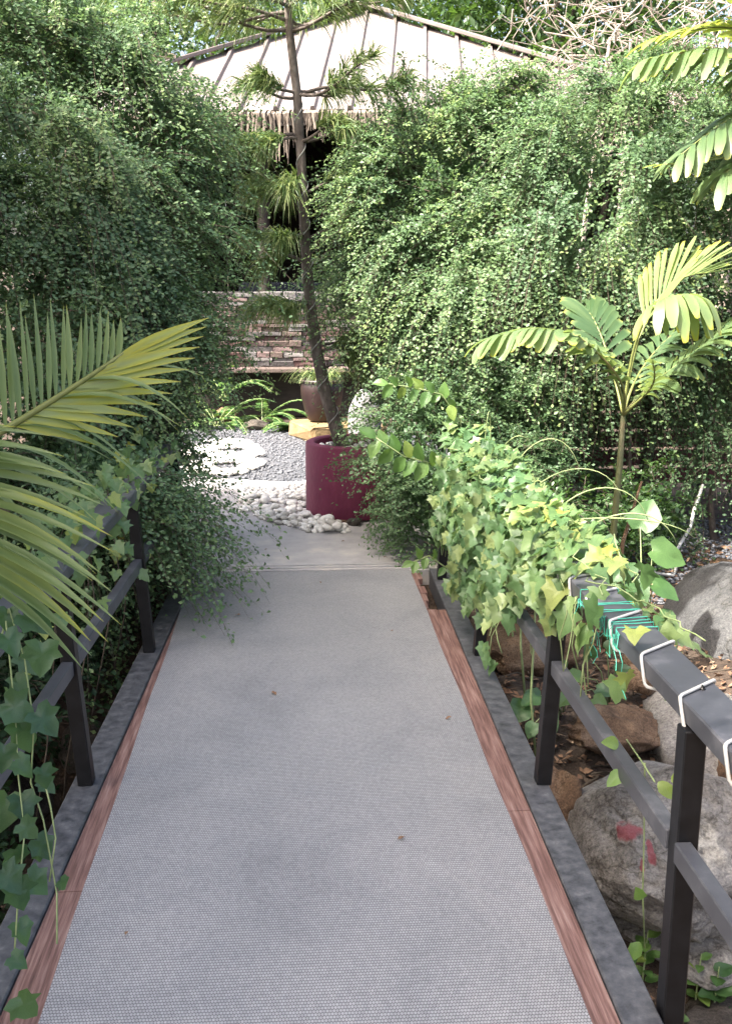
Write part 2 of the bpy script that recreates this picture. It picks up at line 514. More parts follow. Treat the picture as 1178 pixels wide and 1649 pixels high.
def slate_mat(name, c):
    return noise_mat(name, [(0.3, tuple(x * 0.7 for x in c)), (0.7, tuple(min(1, x * 1.3) for x in c))], 12, 8, 0.85, 0.4, 40)


SLATES = [slate_mat('slate_' + k, c) for k, c in (('grey', (0.115, 0.108, 0.106)), ('pink', (0.12, 0.084, 0.08)), ('red', (0.075, 0.042, 0.039)), ('pale', (0.15, 0.14, 0.134)), ('brown', (0.088, 0.065, 0.056)), ('dark', (0.06, 0.054, 0.054)))]


def boulder_paint():
    """grey boulder with a splash of red paint that has run down"""
    m = MATS['boulder'].copy()
    m.name = 'painted_boulder'
    nt = m.node_tree
    n, l = nt.nodes, nt.links
    b = n['Principled BSDF']
    src = b.inputs['Base Color'].links[0].from_socket
    geo = n.new('ShaderNodeNewGeometry')
    tc = n.new('ShaderNodeTexNoise')
    tc.inputs['Scale'].default_value = 22
    tc.inputs['Detail'].default_value = 6
    l.new(geo.outputs['Position'], tc.inputs[0])
    fac = None
    PAINT = [((1.115, 3.10, -0.20), (0.065, 0.06, 0.04)), ((1.19, 3.03, -0.27), (0.016, 0.04, 0.11)), ((1.215, 3.03, -0.40), (0.007, 0.05, 0.16)), ((1.15, 3.02, -0.33), (0.007, 0.05, 0.07))]
    for c, s in PAINT:
        sub = n.new('ShaderNodeVectorMath'); sub.operation = 'SUBTRACT'
        l.new(geo.outputs['Position'], sub.inputs[0]); sub.inputs[1].default_value = c
        dv = n.new('ShaderNodeVectorMath'); dv.operation = 'DIVIDE'
        l.new(sub.outputs[0], dv.inputs[0]); dv.inputs[1].default_value = s
        ln = n.new('ShaderNodeVectorMath'); ln.operation = 'LENGTH'
        l.new(dv.outputs[0], ln.inputs[0])
        ad = n.new('ShaderNodeMath'); ad.operation = 'MULTIPLY_ADD'
        l.new(tc.outputs[0], ad.inputs[0]); ad.inputs[1].default_value = 1.2
        l.new(ln.outputs['Value'], ad.inputs[2])
        mr = n.new('ShaderNodeMapRange')
        mr.inputs[1].default_value = 1.6; mr.inputs[2].default_value = 1.35
        mr.inputs[3].default_value = 0.0; mr.inputs[4].default_value = 0.7
        l.new(ad.outputs[0], mr.inputs[0])
        if fac is None:
            fac = mr.outputs[0]
        else:
            mx = n.new('ShaderNodeMath'); mx.operation = 'MAXIMUM'
            l.new(fac, mx.inputs[0]); l.new(mr.outputs[0], mx.inputs[1])
            fac = mx.outputs[0]
    mix = n.new('ShaderNodeMix'); mix.data_type = 'RGBA'
    l.new(fac, mix.inputs[0]); l.new(src, mix.inputs[6])
    mix.inputs[7].default_value = (0.28, 0.045, 0.06, 1)
    l.new(mix.outputs[2], b.inputs['Base Color'])
    return m


# ------------------------------------------------------------------ the setting
def sstep(a, b, x):
    t = np.clip((x - a) / (b - a), 0, 1)
    return t * t * (3 - 2 * t)


def ground_height(x, y):
    x = np.asarray(x, float); y = np.asarray(y, float)
    right = -1.10 + 0.90 * sstep(2.3, 4.3, y) + 0.18 * sstep(4.8, 6.2, y)
    left = -1.05 + 1.02 * sstep(4.0, 5.6, y)
    w = sstep(-0.3, 0.6, x)
    z = left * (1 - w) + right * w
    side = sstep(1.6, 3.5, np.abs(x)) * (1 - sstep(4.5, 6, y))     # banks rise again away from the ditch
    z = z + side * 0.55 * (1 - sstep(-2, 0, -y))
    under = (1 - sstep(0.75, 0.95, np.abs(x))) * (1 - sstep(5.45, 5.7, y))
    z = np.minimum(z, z * (1 - under) + under * np.minimum(z, -0.35))
    bump = 0.02 * np.sin(7 * x + 1.3) * np.sin(6 * y) + 0.012 * np.sin(17 * x) * np.sin(15 * y + 1)
    flat = sstep(5.5, 5.7, y)
    z = z + bump * (1 - flat * 0.8) - 0.025
    z = z + 2.2 * sstep(19, 45, y)
    return z


def gh(x, y):
    return float(ground_height(x, y))


def grid_sheet(name, xs, ys, zf, mat):
    X, Y = np.meshgrid(xs, ys)
    Z = zf(X, Y)
    nx, ny = len(xs), len(ys)
    V = np.stack([X.ravel(), Y.ravel(), Z.ravel()], 1)
    i = np.arange(nx * ny).reshape(ny, nx)
    F = np.stack([i[:-1, :-1].ravel(), i[:-1, 1:].ravel(), i[1:, 1:].ravel(), i[1:, :-1].ravel()], 1)
    me = fast_mesh(name, V, F, mat)
    me.polygons.foreach_set('use_smooth', [True] * len(me.polygons))
    return link(name, me)


xs = np.concatenate([np.linspace(-90, -5, 18)[:-1], np.linspace(-5, 5, 126), np.linspace(5, 90, 18)[1:]])
ys = np.concatenate([np.linspace(-60, -2, 12)[:-1], np.linspace(-2, 12, 161), np.linspace(12, 110, 22)[1:]])
tag(grid_sheet('ground', xs, ys, ground_height, MATS['soil']), kind='structure')


def slab(name, outline, z0, z1, mat):
    n = len(outline)
    m = MB()
    m.add([(x, y, z1) for x, y in outline] + [(x, y, z0) for x, y in outline],
          [tuple(range(n))] + [(i, i + n, (i + 1) % n + n, (i + 1) % n) for i in range(n)])
    return m.build(name, mat)


def smooth_loop(pts, k=6):
    n = len(pts)
    out = []
    for i in range(n):
        p0, p1, p2, p3 = (Vector(pts[(i + j - 1) % n]) for j in range(4))
        for s in range(k):
            t = s / k
            out.append(tuple(0.5 * ((2 * p1) + (-p0 + p2) * t + (2 * p0 - 5 * p1 + 4 * p2 - p3) * t * t + (-p0 + 3 * p1 - 3 * p2 + p3) * t ** 3)))
    return out


path_pts = [(-0.66, 5.70), (0.86, 5.70), (0.98, 6.1), (1.05, 6.7), (0.9, 7.6), (0.55, 8.15), (0.1, 8.42), (-0.5, 8.62), (-1.2, 8.95), (-2.0, 9.1), (-2.6, 8.9), (-2.6, 8.0), (-1.7, 7.5), (-1.0, 6.7)]
path_out = path_pts[:2] + smooth_loop(path_pts)[6:]
tag(slab('path', path_out, -0.10, -0.006, MATS['path']), kind='structure')
# rubber threshold ribs where the bridge meets the path
mb = MB()
for k in range(3):
    mb.box((0.085, 5.735 + 0.055 * k, -0.002), (1.40, 0.016, 0.008), None, 0.002)
thr = mb.build('threshold_strip', MATS['path'])
tag(thr, 'ribbed grey rubber threshold strip where the mat meets the path', 'strip')

bed = smooth_loop([(-2.4, 9.0), (-1.0, 8.8), (0.2, 8.35), (1.0, 7.6), (1.6, 8.2), (1.7, 10.0), (1.1, 11.6), (0.0, 12.2), (-1.3, 12.3), (-2.6, 11.6)])
tag(slab('gravel_bed', bed, -0.10, -0.014, MATS['gravel_base']), kind='structure')


def octa(n, centers, size, squash, rng):
    base = np.array([[1, 0, 0], [-1, 0, 0], [0, 1, 0], [0, -1, 0], [0, 0, 1], [0, 0, -1]], float)
    tri = np.array([[0, 2, 4], [2, 1, 4], [1, 3, 4], [3, 0, 4], [2, 0, 5], [1, 2, 5], [3, 1, 5], [0, 3, 5]])
    j = 1 + 0.35 * rng.standard_normal((n, 6, 1))
    a = rng.uniform(0, 6.28, n)
    b = base[None] * j
    s = size[:, None, None]
    x = b[..., 0:1] * s; y = b[..., 1:2] * s; z = b[..., 2:3] * s * squash
    ca, sa = np.cos(a)[:, None, None], np.sin(a)[:, None, None]
    V = np.concatenate([x * ca - y * sa, x * sa + y * ca, z], 2) + centers[:, None, :]
    F = tri[None] + (np.arange(n) * 6)[:, None, None]
    return V.reshape(-1, 3), F.reshape(-1, 3)


def inside(poly, x, y):
    c = np.zeros(len(x), bool)
    n = len(poly)
    for i in range(n):
        x1, y1 = poly[i]; x2, y2 = poly[(i + 1) % n]
        cond = ((y1 > y) != (y2 > y)) & (x < (x2 - x1) * (y - y1) / (y2 - y1 + 1e-12) + x1)
        c ^= cond
    return c


n = 16000
cx_ = RG.uniform(-2.6, 1.8, n); cy_ = RG.uniform(7.6, 12.3, n)
ok = inside(bed, cx_, cy_) & ~inside(path_out, cx_, cy_)
cx_, cy_ = cx_[ok], cy_[ok]
V, F = octa(len(cx_), np.stack([cx_, cy_, np.full(len(cx_), -0.010)], 1), RG.uniform(0.008, 0.02, len(cx_)), 0.6, RG)
tag(link('gravel', fast_mesh('gravel', V, F, MATS['gravel'])), 'loose grey gravel spread behind the maroon planter', 'gravel', kind='stuff')
# bluish gravel and soil litter on the right bank
n = 5000
cx_ = RG.uniform(2.0, 4.2, n); cy_ = RG.uniform(5.3, 7.0, n)
V, F = octa(n, np.stack([cx_, cy_, ground_height(cx_, cy_) + 0.004], 1), RG.uniform(0.01, 0.022, n), 0.6, RG)
tag(link('bank_gravel', fast_mesh('bank_gravel', V, F, MATS['gravel'])), 'blue grey gravel on the bank under the hanging shrub', 'gravel', kind='stuff')


# ------------------------------------------------------------------ footbridge
def xr(y):
    return 0.768 + 0.0125 * (y - 1.93)


def xl(y):
    return -0.745 + 0.030 * (y - 2.5)


bridge = empty('footbridge', (0.04, 3.0, -0.2), 'narrow wooden footbridge with dark steel kerb beams and black railings', 'bridge')
Y0, Y1 = 0.2, 5.70
for k in range(40):
    y = Y0 + 0.06 + k * 0.1375
    a = 0.0 if y < 4.95 else random.uniform(-0.05, 0.02)
    MB().box(((0.715 + a + xl(y)) / 2 + 0.03, y, -0.034), (0.715 + a - xl(y) - 0.06, 0.128, 0.036), Matrix.Rotation(random.uniform(-0.004, 0.004), 3, 'Z'), 0.003).build('deck_plank', MATS['wood'], bridge)
# long edge boards left and right of the mat
def board(o4):
    mbb = MB()
    mbb.add([(x, y, -0.004) for x, y in o4] + [(x, y, -0.016) for x, y in o4], [(0, 1, 2, 3), (7, 6, 5, 4), (0, 4, 5, 1), (1, 5, 6, 2), (2, 6, 7, 3), (3, 7, 4, 0)])
    return mbb.build('edge_board', MATS['wood'], bridge)


for a, b in ((0.2, 2.55), (2.554, 4.18), (4.184, 5.62)):
    board([(xl(a) + 0.054, a), (-0.53, a), (-0.53, b), (xl(b) + 0.054, b)])
for a, b in ((0.2, 2.9), (2.904, 4.95)):
    board([(0.575, a), (xr(a) - 0.050, a), (xr(b) - 0.050, b), (0.575, b)])
# kerb beams
MB().bar((xl(Y0) + 0.0, Y0, -0.055), (xl(Y1) + 0.0, Y1, -0.055), 0.10, 0.118, 0.004).build('kerb_beam', MATS['beam'], bridge)
MB().bar((xr(Y0), Y0, -0.055), (xr(Y1), Y1, -0.055), 0.093, 0.118, 0.004).build('kerb_beam', MATS['beam'], bridge)
for x in (-0.45, 0.05, 0.55):
    MB().bar((x, Y0, -0.10), (x, Y1, -0.10), 0.06, 0.09).build('girder', MATS['black_steel'], bridge)
# abutment ends of the bridge
RP = [0.80, 1.975, 3.07, 4.275, 5.48]
LP = [0.70, 1.93, 3.17, 4.42, 5.66]
ZR = 0.712
for i, y in enumerate(RP):
    xb, zb = (0.846, -0.11) if y < 2.5 else (0.810, 0.004)     # the near posts are bolted to the outer face of the kerb
    MB().bar((xb, y, zb), (0.847, y, ZR - 0.002), 0.05, 0.05, 0.003, up=(0, 1, 0)).build('post', MATS['black_steel'], bridge)
for a, b in zip(RP[:-1], RP[1:]):
    MB().bar((0.834, a + 0.026, 0.425), (0.834, b - 0.026, 0.425), 0.038, 0.05, 0.003).build('mid_rail', MATS['rail'], bridge)
hr = MB().bar((0.889, 0.4, ZR + 0.024), (0.889, 5.56, ZR + 0.024), 0.108, 0.048, 0.004).build('handrail', MATS['rail'], bridge)
for y in (2.06, 3.25, 4.4):
    sc = MB().lathe([(0.0, 0.006), (0.004, 0.006), (0.007, 0.003), (0.007, 0.0)], (0.90, y, ZR + 0.048), 10)
    sc.box((0.90, y, ZR + 0.055), (0.004, 0.012, 0.004))
    sc.build('screw', MATS['screw'], hr)
for y in LP:
    x = xl(y)
    MB().bar((x, y, 0.004), (x - 0.045, y, ZR - 0.002), 0.05, 0.05, 0.003, up=(0, 1, 0)).build('post', MATS['black_steel'], bridge)
for a, b in zip(LP[:-1], LP[1:]):
    MB().bar((xl(a) - 0.03, a + 0.026, 0.425), (xl(b) - 0.03, b - 0.026, 0.425), 0.038, 0.05, 0.003).build('mid_rail', MATS['rail'], bridge)
MB().bar((xl(0.4) - 0.075, 0.4, ZR + 0.024), (xl(5.72) - 0.075, 5.72, ZR + 0.024), 0.108, 0.048, 0.004).build('handrail', MATS['rail'], bridge)

# the mat: thin woven sheet with slightly wavy surface and edges
xsm = np.linspace(-0.612, 0.655, 40)
ysm = np.linspace(0.25, 5.70, 160)
X, Y = np.meshgrid(xsm, ysm)
edge = (np.abs(X - 0.02) / 0.634) ** 8
X2 = X + edge * 0.0025 * np.sin(Y * 5.1 + 1) * np.sign(X)
Z = 0.0012 + 0.0010 * np.sin(Y * 3.1) * np.sin(X * 4) + 0.0008 * np.sin(Y * 9 + X * 3)
nx, ny = len(xsm), len(ysm)
V = np.stack([X2.ravel(), Y.ravel(), Z.ravel()], 1)
i = np.arange(nx * ny).reshape(ny, nx)
F = np.stack([i[:-1, :-1].ravel(), i[:-1, 1:].ravel(), i[1:, 1:].ravel(), i[1:, :-1].ravel()], 1)
rim = np.concatenate([i[0, :], i[1:, -1], i[-1, -2::-1], i[-2:0:-1, 0]])
low = V[rim].copy(); low[:, 2] = -0.0035
b0 = len(V)
V = np.concatenate([V, low])
k = np.arange(len(rim)); k2 = (k + 1) % len(rim)
F = np.concatenate([F, np.stack([rim[k], b0 + k, b0 + k2, rim[k2]], 1)])
me = fast_mesh('woven_mat', V, F, MATS['woven'])
me.polygons.foreach_set('use_smooth', [True] * len(me.polygons))
me.set_sharp_from_angle(angle=R(40))
tag(link('woven_mat', me), 'long grey woven vinyl mat laid along the footbridge', 'mat')


# ------------------------------------------------------------------ cord and twine on the handrail
def rect_wrap(ya, yb, pitch, x0, x1, z0, z1, off, jit=0.0, ph=0.0):
    """polyline wound round a rail of rectangular section"""
    cor = [(x0 - off, z0 - off), (x0 - off, z1 + off), (x1 + off, z1 + off), (x1 + off, z0 - off)]
    per = [0, z1 - z0, (z1 - z0) + (x1 - x0), 2 * (z1 - z0) + (x1 - x0), 2 * (z1 - z0 + x1 - x0)]
    T = per[-1]
    pts = []
    s, y = 0.0, ya
    while y < yb:
        q = (s % T)
        for j in range(4):
            if q <= per[j + 1] + 1e-9:
                t = (q - per[j]) / (per[j + 1] - per[j])
                a, b = cor[j], cor[(j + 1) % 4]
                # round the corners a little
                pts.append((a[0] + (b[0] - a[0]) * t, y + jit * math.sin(s * 31 + ph), a[1] + (b[1] - a[1]) * t))
                break
        s += 0.007
        y += pitch * 0.007 / T * (0.8 + 0.4 * math.sin(s * 1.7 + ph))
    return pts


pts = rect_wrap(1.55, 5.5, 0.215, 0.835, 0.943, ZR, ZR + 0.048, 0.0050)
pts = [Vector((p[0], p[1], p[2] - (0.010 if p[2] < ZR else 0))) for p in pts]
pts = [(pts[max(0, i - 1)] + pts[i] * 2 + pts[min(len(pts) - 1, i + 1)]) / 4 for i in range(len(pts))]
tag(MB().tube(pts, 0.0043, 6).build('string_light', MATS['cord'], smooth=True), 'white light cord wound round the vine covered handrail', 'cord')
mb = MB()
for k, y in enumerate((2.46, 2.49, 2.51, 2.535, 2.60, 2.66, 2.8)):
    mb.tube(rect_wrap(y, y + 0.03, 0.035, 0.835, 0.943, ZR, ZR + 0.048, 0.004, 0.004, k), 0.0014, 4)
for k in range(9):      # loose tangle hanging on the bridge side
    p = Vector((0.829, random.uniform(2.42, 2.75), ZR + 0.045))
    pts = [p]
    for j in range(9):
        p = p + Vector((random.uniform(-0.012, 0.010), random.uniform(-0.035, 0.035), random.uniform(-0.034, 0.012)))
        pts.append(Vector((min(p.x, 0.830), p.y, p.z)))
    mb.tube(pts, 0.0012, 4)
tag(mb.build('green_twine', MATS['twine']), 'tangled green plastic twine tied round the handrail', 'twine')

# ------------------------------------------------------------------ pebbles
import bmesh


def rock_mesh(name, mat, sub=2, seed=0, rough=0.12, freq=2.0, flat=1.0, facet=0.0):
    rng = random.Random(seed)
    bm = bmesh.new()
    bmesh.ops.create_icosphere(bm, subdivisions=sub, radius=1.0)
    off = [Vector([rng.uniform(-9, 9) for _ in range(3)]) for _ in range(3)]
    from mathutils import noise
    planes = [(Vector([rng.gauss(0, 1) for _ in range(3)]).normalized(), rng.uniform(0.62, 0.9)) for _ in range(9)]
    for v in bm.verts:
        d = v.co.normalized()
        r = 1 + rough * noise.noise(d * freq + off[0]) * 2 + rough * 0.6 * noise.noise(d * freq * 2.7 + off[1]) + rough * 0.34 * noise.noise(d * freq * 7 + off[2]) + (rough * 0.22 * noise.noise(d * freq * 16 + off[0]) - rough * 0.5 * max(0.0, 0.10 - abs(noise.noise(d * freq * 2.1 + off[2]))) * 6 if sub > 3 else 0)
        p = d * r
        if facet:
            for nn, h in planes:
                e = p.dot(nn) - h
                if e > 0:
                    p = p - nn * e * facet
        v.co = p
        v.co.z *= flat
    me = bpy.data.meshes.new(name)
    bm.to_mesh(me)
    bm.free()
    me.materials.append(mat)
    me.polygons.foreach_set('use_smooth', [True] * len(me.polygons))
    return me


def tint_by_object(m):
    n, l = m.node_tree.nodes, m.node_tree.links
    b = n['Principled BSDF']
    src = b.inputs['Base Color'].links[0].from_socket
    oi = n.new('ShaderNodeObjectInfo')
    r = ramp(n, [(0.0, (0.55, 0.53, 0.49)), (0.25, (0.85, 0.83, 0.79)), (0.6, (1.0, 1.0, 0.99)), (1.0, (1.1, 1.08, 1.05))])
    l.new(oi.outputs['Random'], r.inputs[0])
    q = n.new('ShaderNodeMix'); q.data_type = 'RGBA'; q.blend_type = 'MULTIPLY'; q.inputs[0].default_value = 1
    l.new(src, q.inputs[6]); l.new(r.outputs[0], q.inputs[7])
    l.new(q.outputs[2], b.inputs['Base Color'])


tint_by_object(MATS['pebble'])
PEB = [rock_mesh('white_pebble', MATS['pebble'], 2, s, 0.16, 1.3, 0.62) for s in range(6)]
patch_near = [tuple(at_z(u, v).xy) for u, v in ((388, 790), (392, 822), (430, 840), (470, 848), (500, 857), (535, 858), (560, 857), (558, 848), (535, 838), (505, 832), (500, 800), (498, 778), (450, 782))]
patch_far = [tuple(at_z(u, v).xy) for u, v in ((300, 775), (330, 762), (360, 765), (395, 762), (425, 748), (424, 728), (402, 712), (370, 708), (330, 712), (290, 730))]


def scatter(poly, n, rng, mind):
    xs_ = [p[0] for p in poly]; ys_ = [p[1] for p in poly]
    out = []
    tries = 0
    while len(out) < n and tries < n * 60:
        tries += 1
        x, y = rng.uniform(min(xs_), max(xs_)), rng.uniform(min(ys_), max(ys_))
        if not inside(poly, np.array([x]), np.array([y]))[0]:
            continue
        if all((x - a) ** 2 + (y - b) ** 2 > mind ** 2 for a, b in out):
            out.append((x, y))
    return out


rng = random.Random(3)
near = scatter(patch_near, 300, rng, 0.036)
near.sort(key=lambda p: p[1])
far = scatter(patch_far, 420, rng, 0.044)
far = [p for p in far if math.sin(9 * p[0] + 1) * math.sin(7 * p[1]) < 0.45]
far.sort(key=lambda p: p[1])


def pebble(x, y, z, s, label, group):
    o = link('white_pebble', PEB[rng.randrange(6)])
    o.location = (x, y, z)
    o.rotation_euler = (rng.uniform(-0.3, 0.3), rng.uniform(-0.3, 0.3), rng.uniform(0, 6.28))
    o.scale = (s * rng.uniform(0.85, 1.25), s * rng.uniform(0.8, 1.1), s * rng.uniform(0.8, 1.1))
    tag(o, label, 'pebble', group)


for k, (x, y) in enumerate(near[:190]):
    s = rng.choice((0.016, 0.021, 0.026, 0.031, 0.038)) * (1.1 if k < 40 else 1.0)
    pebble(x, y, -0.008 + s * 0.5 + (rng.random() < 0.25) * s * 0.7, s, 'white pebble in the path side bed left of the maroon planter', 'white pebbles beside the maroon planter')
for (x, y) in far[:70]:
    pebble(x, y, 0.006, rng.uniform(0.028, 0.045), 'white pebble in the patch at the edge of the grey gravel', 'white pebbles at the edge of the gravel')
PC = Vector((0.415, 7.28, 0))       # planter centre
for k in range(38):
    a, r_ = rng.uniform(0, 6.28), 0.265 * math.sqrt(rng.random())
    pebble(PC.x + r_ * math.cos(a), PC.y + r_ * math.sin(a), 0.490, rng.uniform(0.022, 0.034), 'white pebble lying on the soil inside the maroon planter', 'white pebbles inside the maroon planter')


def merged_rocks(spots, smin, smax, meshes, mat, z):
    mb = MB()
    bases = []
    for me in meshes:
        bases.append(([v.co.copy() for v in me.vertices], [tuple(p.vertices) for p in me.polygons]))
    for (x, y) in spots:
        vs, fs = bases[rng.randrange(len(bases))]
        s = rng.uniform(smin, smax)
        rot = Euler((rng.uniform(-.4, .4), rng.uniform(-.4, .4), rng.uniform(0, 6.28))).to_matrix() * s
        c = Vector((x, y, z + rng.uniform(0, 0.012)))
        mb.add([rot @ v + c for v in vs], fs)
    return mb


o = merged_rocks(near[190:] + far[70:], 0.022, 0.036, PEB[:3], MATS['pebble'], 0.006).build('white_pebbles', MATS['pebble'], smooth=True)
tag(o, 'remaining white pebbles spread thickly beside path and gravel', 'pebbles', kind='stuff')

# ------------------------------------------------------------------ planter, pots, stones
pl = empty('round_planter', (PC.x, PC.y, -0.006), 'round maroon concrete ring planter standing among white pebbles', 'planter')
ring = [(0.347, 0.015), (0.354, 0.030), (0.356, 0.282), (0.354, 0.514), (0.348, 0.531), (0.334, 0.538), (0.295, 0.536), (0.284, 0.527), (0.281, 0.497), (0.281, 0.339)]
MB().lathe([(0.275, 0.014)] + ring, (PC.x, PC.y, -0.006), 72, 0.003).build('ring_wall', MATS['maroon'], pl, smooth=True, angle=35)
MB().lathe([(0.000, 0.472), (0.165, 0.477), (0.284, 0.469)], (PC.x, PC.y, 0), 40).build('soil', MATS['soil'], pl, smooth=True)
# brick chip under the planter's edge
o = MB().box((0.27, 6.93, 0.004), (0.18, 0.09, 0.022), Matrix.Rotation(0.5, 3, 'Z'), 0.004).build('tile_chip', MATS['brown_rock'])
tag(o, 'thin brown tile chip lying against the foot of the maroon planter', 'tile')


def rock(name, c, s, mat, seed, label, sub=4, rough=0.16, rot=(0, 0, 0), facet=0.75, freq=1.4, group=None, cat='rock'):
    o = link(name, rock_mesh(name, mat, sub, seed, rough, freq, 1.0, facet))
    o.location = c
    o.scale = s
    o.rotation_euler = rot
    return tag(o, label, cat, group)


rock('dark_stone', (0.40, 6.86, 0.015), (0.06, 0.05, 0.035), MATS['dark_rock'], 11, 'small dark stone wedged in front of the maroon planter', 3)
yb = MB().box((0, 0, 0), (0.86, 0.80, 0.19), None, 0.03)
yb.v = [tuple(Vector(v) + Vector((random.uniform(-.03, .03), random.uniform(-.03, .03), random.uniform(-.02, .02)))) for v in yb.v]
yo = yb.build('ochre_block', MATS['ochre'])
BC = at_z(530, 712) + Vector((0.10, 0.42, 0.07))
yo.location = BC
yo.rotation_euler = (0, 0, 0.35)
tag(yo, 'ochre stone block carrying the brown glazed pot', 'stone block')
BP = Vector((BC.x - 0.16, BC.y + 0.08, BC.z + 0.105))
pot = empty('brown_pot', BP, 'dark brown glazed clay pot standing on ochre block', 'pot')
MB().lathe([(0.0, 0.0), (0.15, 0.0), (0.165, 0.02), (0.20, 0.13), (0.232, 0.28), (0.236, 0.36), (0.222, 0.40), (0.218, 0.412), (0.246, 0.425), (0.250, 0.438), (0.240, 0.45), (0.215, 0.448), (0.205, 0.42), (0.20, 0.36)], BP, 56).build('body', MATS['brown_pot'], pot, smooth=True, angle=50)
MB().lathe([(0.0, 0.385), (0.206, 0.38)], BP, 32).build('soil', MATS['soil'], pot)
rock('orange_stone', tuple(at_z(366, 678) + Vector((0, 0, 0.07))), (0.17, 0.13, 0.10), MATS['brown_rock'], 31, 'orange brown stone at the back edge of the gravel', 4, 0.16, (0.2, 0, 0.3))
rock('grey_stone', tuple(at_z(412, 690) + Vector((0, 0, 0.03))), (0.15, 0.10, 0.075), MATS['dark_rock'], 33, 'low grey stone at the back edge of the gravel under ferns', 4)
rock('round_stone', (0.66, 9.7, 0.32), (0.17, 0.15, 0.36), MATS['pale_stone'], 35, 'pale grey upright rounded stone behind the maroon planter', 4, 0.05, (0, 0, 0), 0.2)

# boulders on the right bank
rock('painted_boulder', (1.36, 3.33, -0.42), (0.44, 0.40, 0.30), boulder_paint(), 41, 'big grey boulder splashed with red paint beside the footbridge', 6, 0.12, (0.1, 0.05, 0.4), 0.6, cat='boulder')
rock('ledge_boulder', (1.66, 3.42, -0.72), (0.62, 0.44, 0.12), MATS['boulder'], 43, 'flat grey ledge of rock under the paint splashed boulder', 6, 0.15, (0.02, 0.05, 0.2), 0.7, cat='boulder')
rock('brown_boulder', (1.60, 2.95, -0.99), (0.44, 0.34, 0.20), MATS['dark_rock'], 45, 'dark brown boulder below the flat grey ledge', 5, 0.18, (0, 0.1, 0.5), 0.7, cat='boulder')
rock('orange_boulder', (1.72, 2.66, -1.10), (0.26, 0.20, 0.13), MATS['brown_rock'], 47, 'orange brown rock lowest in the ditch beside the footbridge', 5, 0.2, (0, 0, 0.9), 0.8)
rock('red_rock', (1.33, 3.85, -0.20), (0.23, 0.16, 0.10), MATS['brown_rock'], 49, 'reddish brown rock resting behind the paint splashed boulder', 5, 0.2, (0, 0.2, 0.3), 0.85)
rock('kerb_rock', (0.99, 3.50, -0.34), (0.10, 0.16, 0.17), MATS['brown_rock'], 51, 'brown rock wedged between kerb beam and painted boulder', 4, 0.2, (0, 0, 0.2), 0.8)
rock('bank_boulder', (1.80, 3.95, -0.32), (0.42, 0.34, 0.26), MATS['boulder'], 53, 'grey boulder with mossy cracks behind the reddish rock', 5, 0.14, (0, 0, 0.8), 0.6, cat='boulder')
rock('pinkish_boulder', (1.98, 3.62, -0.40), (0.34, 0.36, 0.32), MATS['brown_rock'], 55, 'pale brown boulder beside the grey mossy boulder', 5, 0.12, (0.3, 0, 1.2), 0.5, cat='boulder')
rock('slab_boulder', (2.42, 4.75, -0.16), (0.50, 0.66, 0.36), MATS['grey_slab'], 57, 'large smooth grey boulder at the back of the bank', 5, 0.08, (0.2, -0.3, 0.3), 0.5, cat='boulder')
rock('nugget_stone', tuple(Vector((1.49, 3.97, 0)) + Vector((0.06, 0.25, -0.12))), (0.085, 0.07, 0.06), MATS['brown_rock'], 59, 'small orange nugget stone on the leaf litter', 4, 0.2)
rock('upright_stone', (1.62, 4.50, -0.10), (0.05, 0.04, 0.11), MATS['brown_rock'], 61, 'narrow upright orange stone among the litter', 4, 0.2, (0.2, 0.25, 0))
rock('mossy_rock', (1.12, 4.70, -0.12), (0.22, 0.24, 0.15), MATS['brown_rock'], 63, 'large brown rock half hidden behind the railing weeds', 5, 0.2, (0, 0, 0.6), 0.8)
rock('gravel_stone', (2.62, 5.85, -0.06), (0.07, 0.06, 0.05), MATS['brown_rock'], 65, 'small orange stone beside the pale hose', 4, 0.2)
rock('edge_boulder', (1.98, 3.05, -0.62), (0.26, 0.32, 0.34), MATS['boulder'], 67, 'grey boulder standing beyond the flat ledge', 5, 0.1, (0, 0.2, 0.2), 0.5, cat='boulder')
# ditch stones on the left, in the dark under the railing
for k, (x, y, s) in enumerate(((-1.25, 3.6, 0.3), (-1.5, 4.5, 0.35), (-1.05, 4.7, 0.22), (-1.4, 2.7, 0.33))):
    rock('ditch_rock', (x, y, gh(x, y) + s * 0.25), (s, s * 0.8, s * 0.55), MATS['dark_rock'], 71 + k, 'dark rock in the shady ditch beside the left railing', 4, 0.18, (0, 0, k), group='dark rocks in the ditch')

# leaf litter and twigs on the right bank
n = 6500
x = RG.uniform(0.95, 4.0, n); y = RG.uniform(2.4, 6.2, n)
z = ground_height(x, y) + 0.006 + 0.012 * RG.random(n)
D = np.stack([RG.standard_normal(n), RG.standard_normal(n), 0.25 * RG.standard_normal(n)], 1)
N = np.stack([0.5 * RG.standard_normal(n), 0.5 * RG.standard_normal(n), np.ones(n)], 1)


def leaf_cloud(name, P, D, N, L, W, T, mat, wide=0.55, fold=0.18):
    D = nrm(D)
    S = nrm(np.cross(D, N))
    U = np.cross(S, D)
    L = L[:, None]; W = W[:, None]
    mid = P + D * L * wide
    V = np.stack([P, mid + S * W * 0.5 + U * W * fold, P + D * L, mid - S * W * 0.5 + U * W * fold], 1).reshape(-1, 3)
    b = (np.arange(len(P)) * 4)[:, None]
    F = np.concatenate([b + np.array([[0, 1, 2]]), b + np.array([[0, 2, 3]])], 1).reshape(-1, 3)
    return fast_mesh(name, V, F, mat, np.repeat(T, 4))


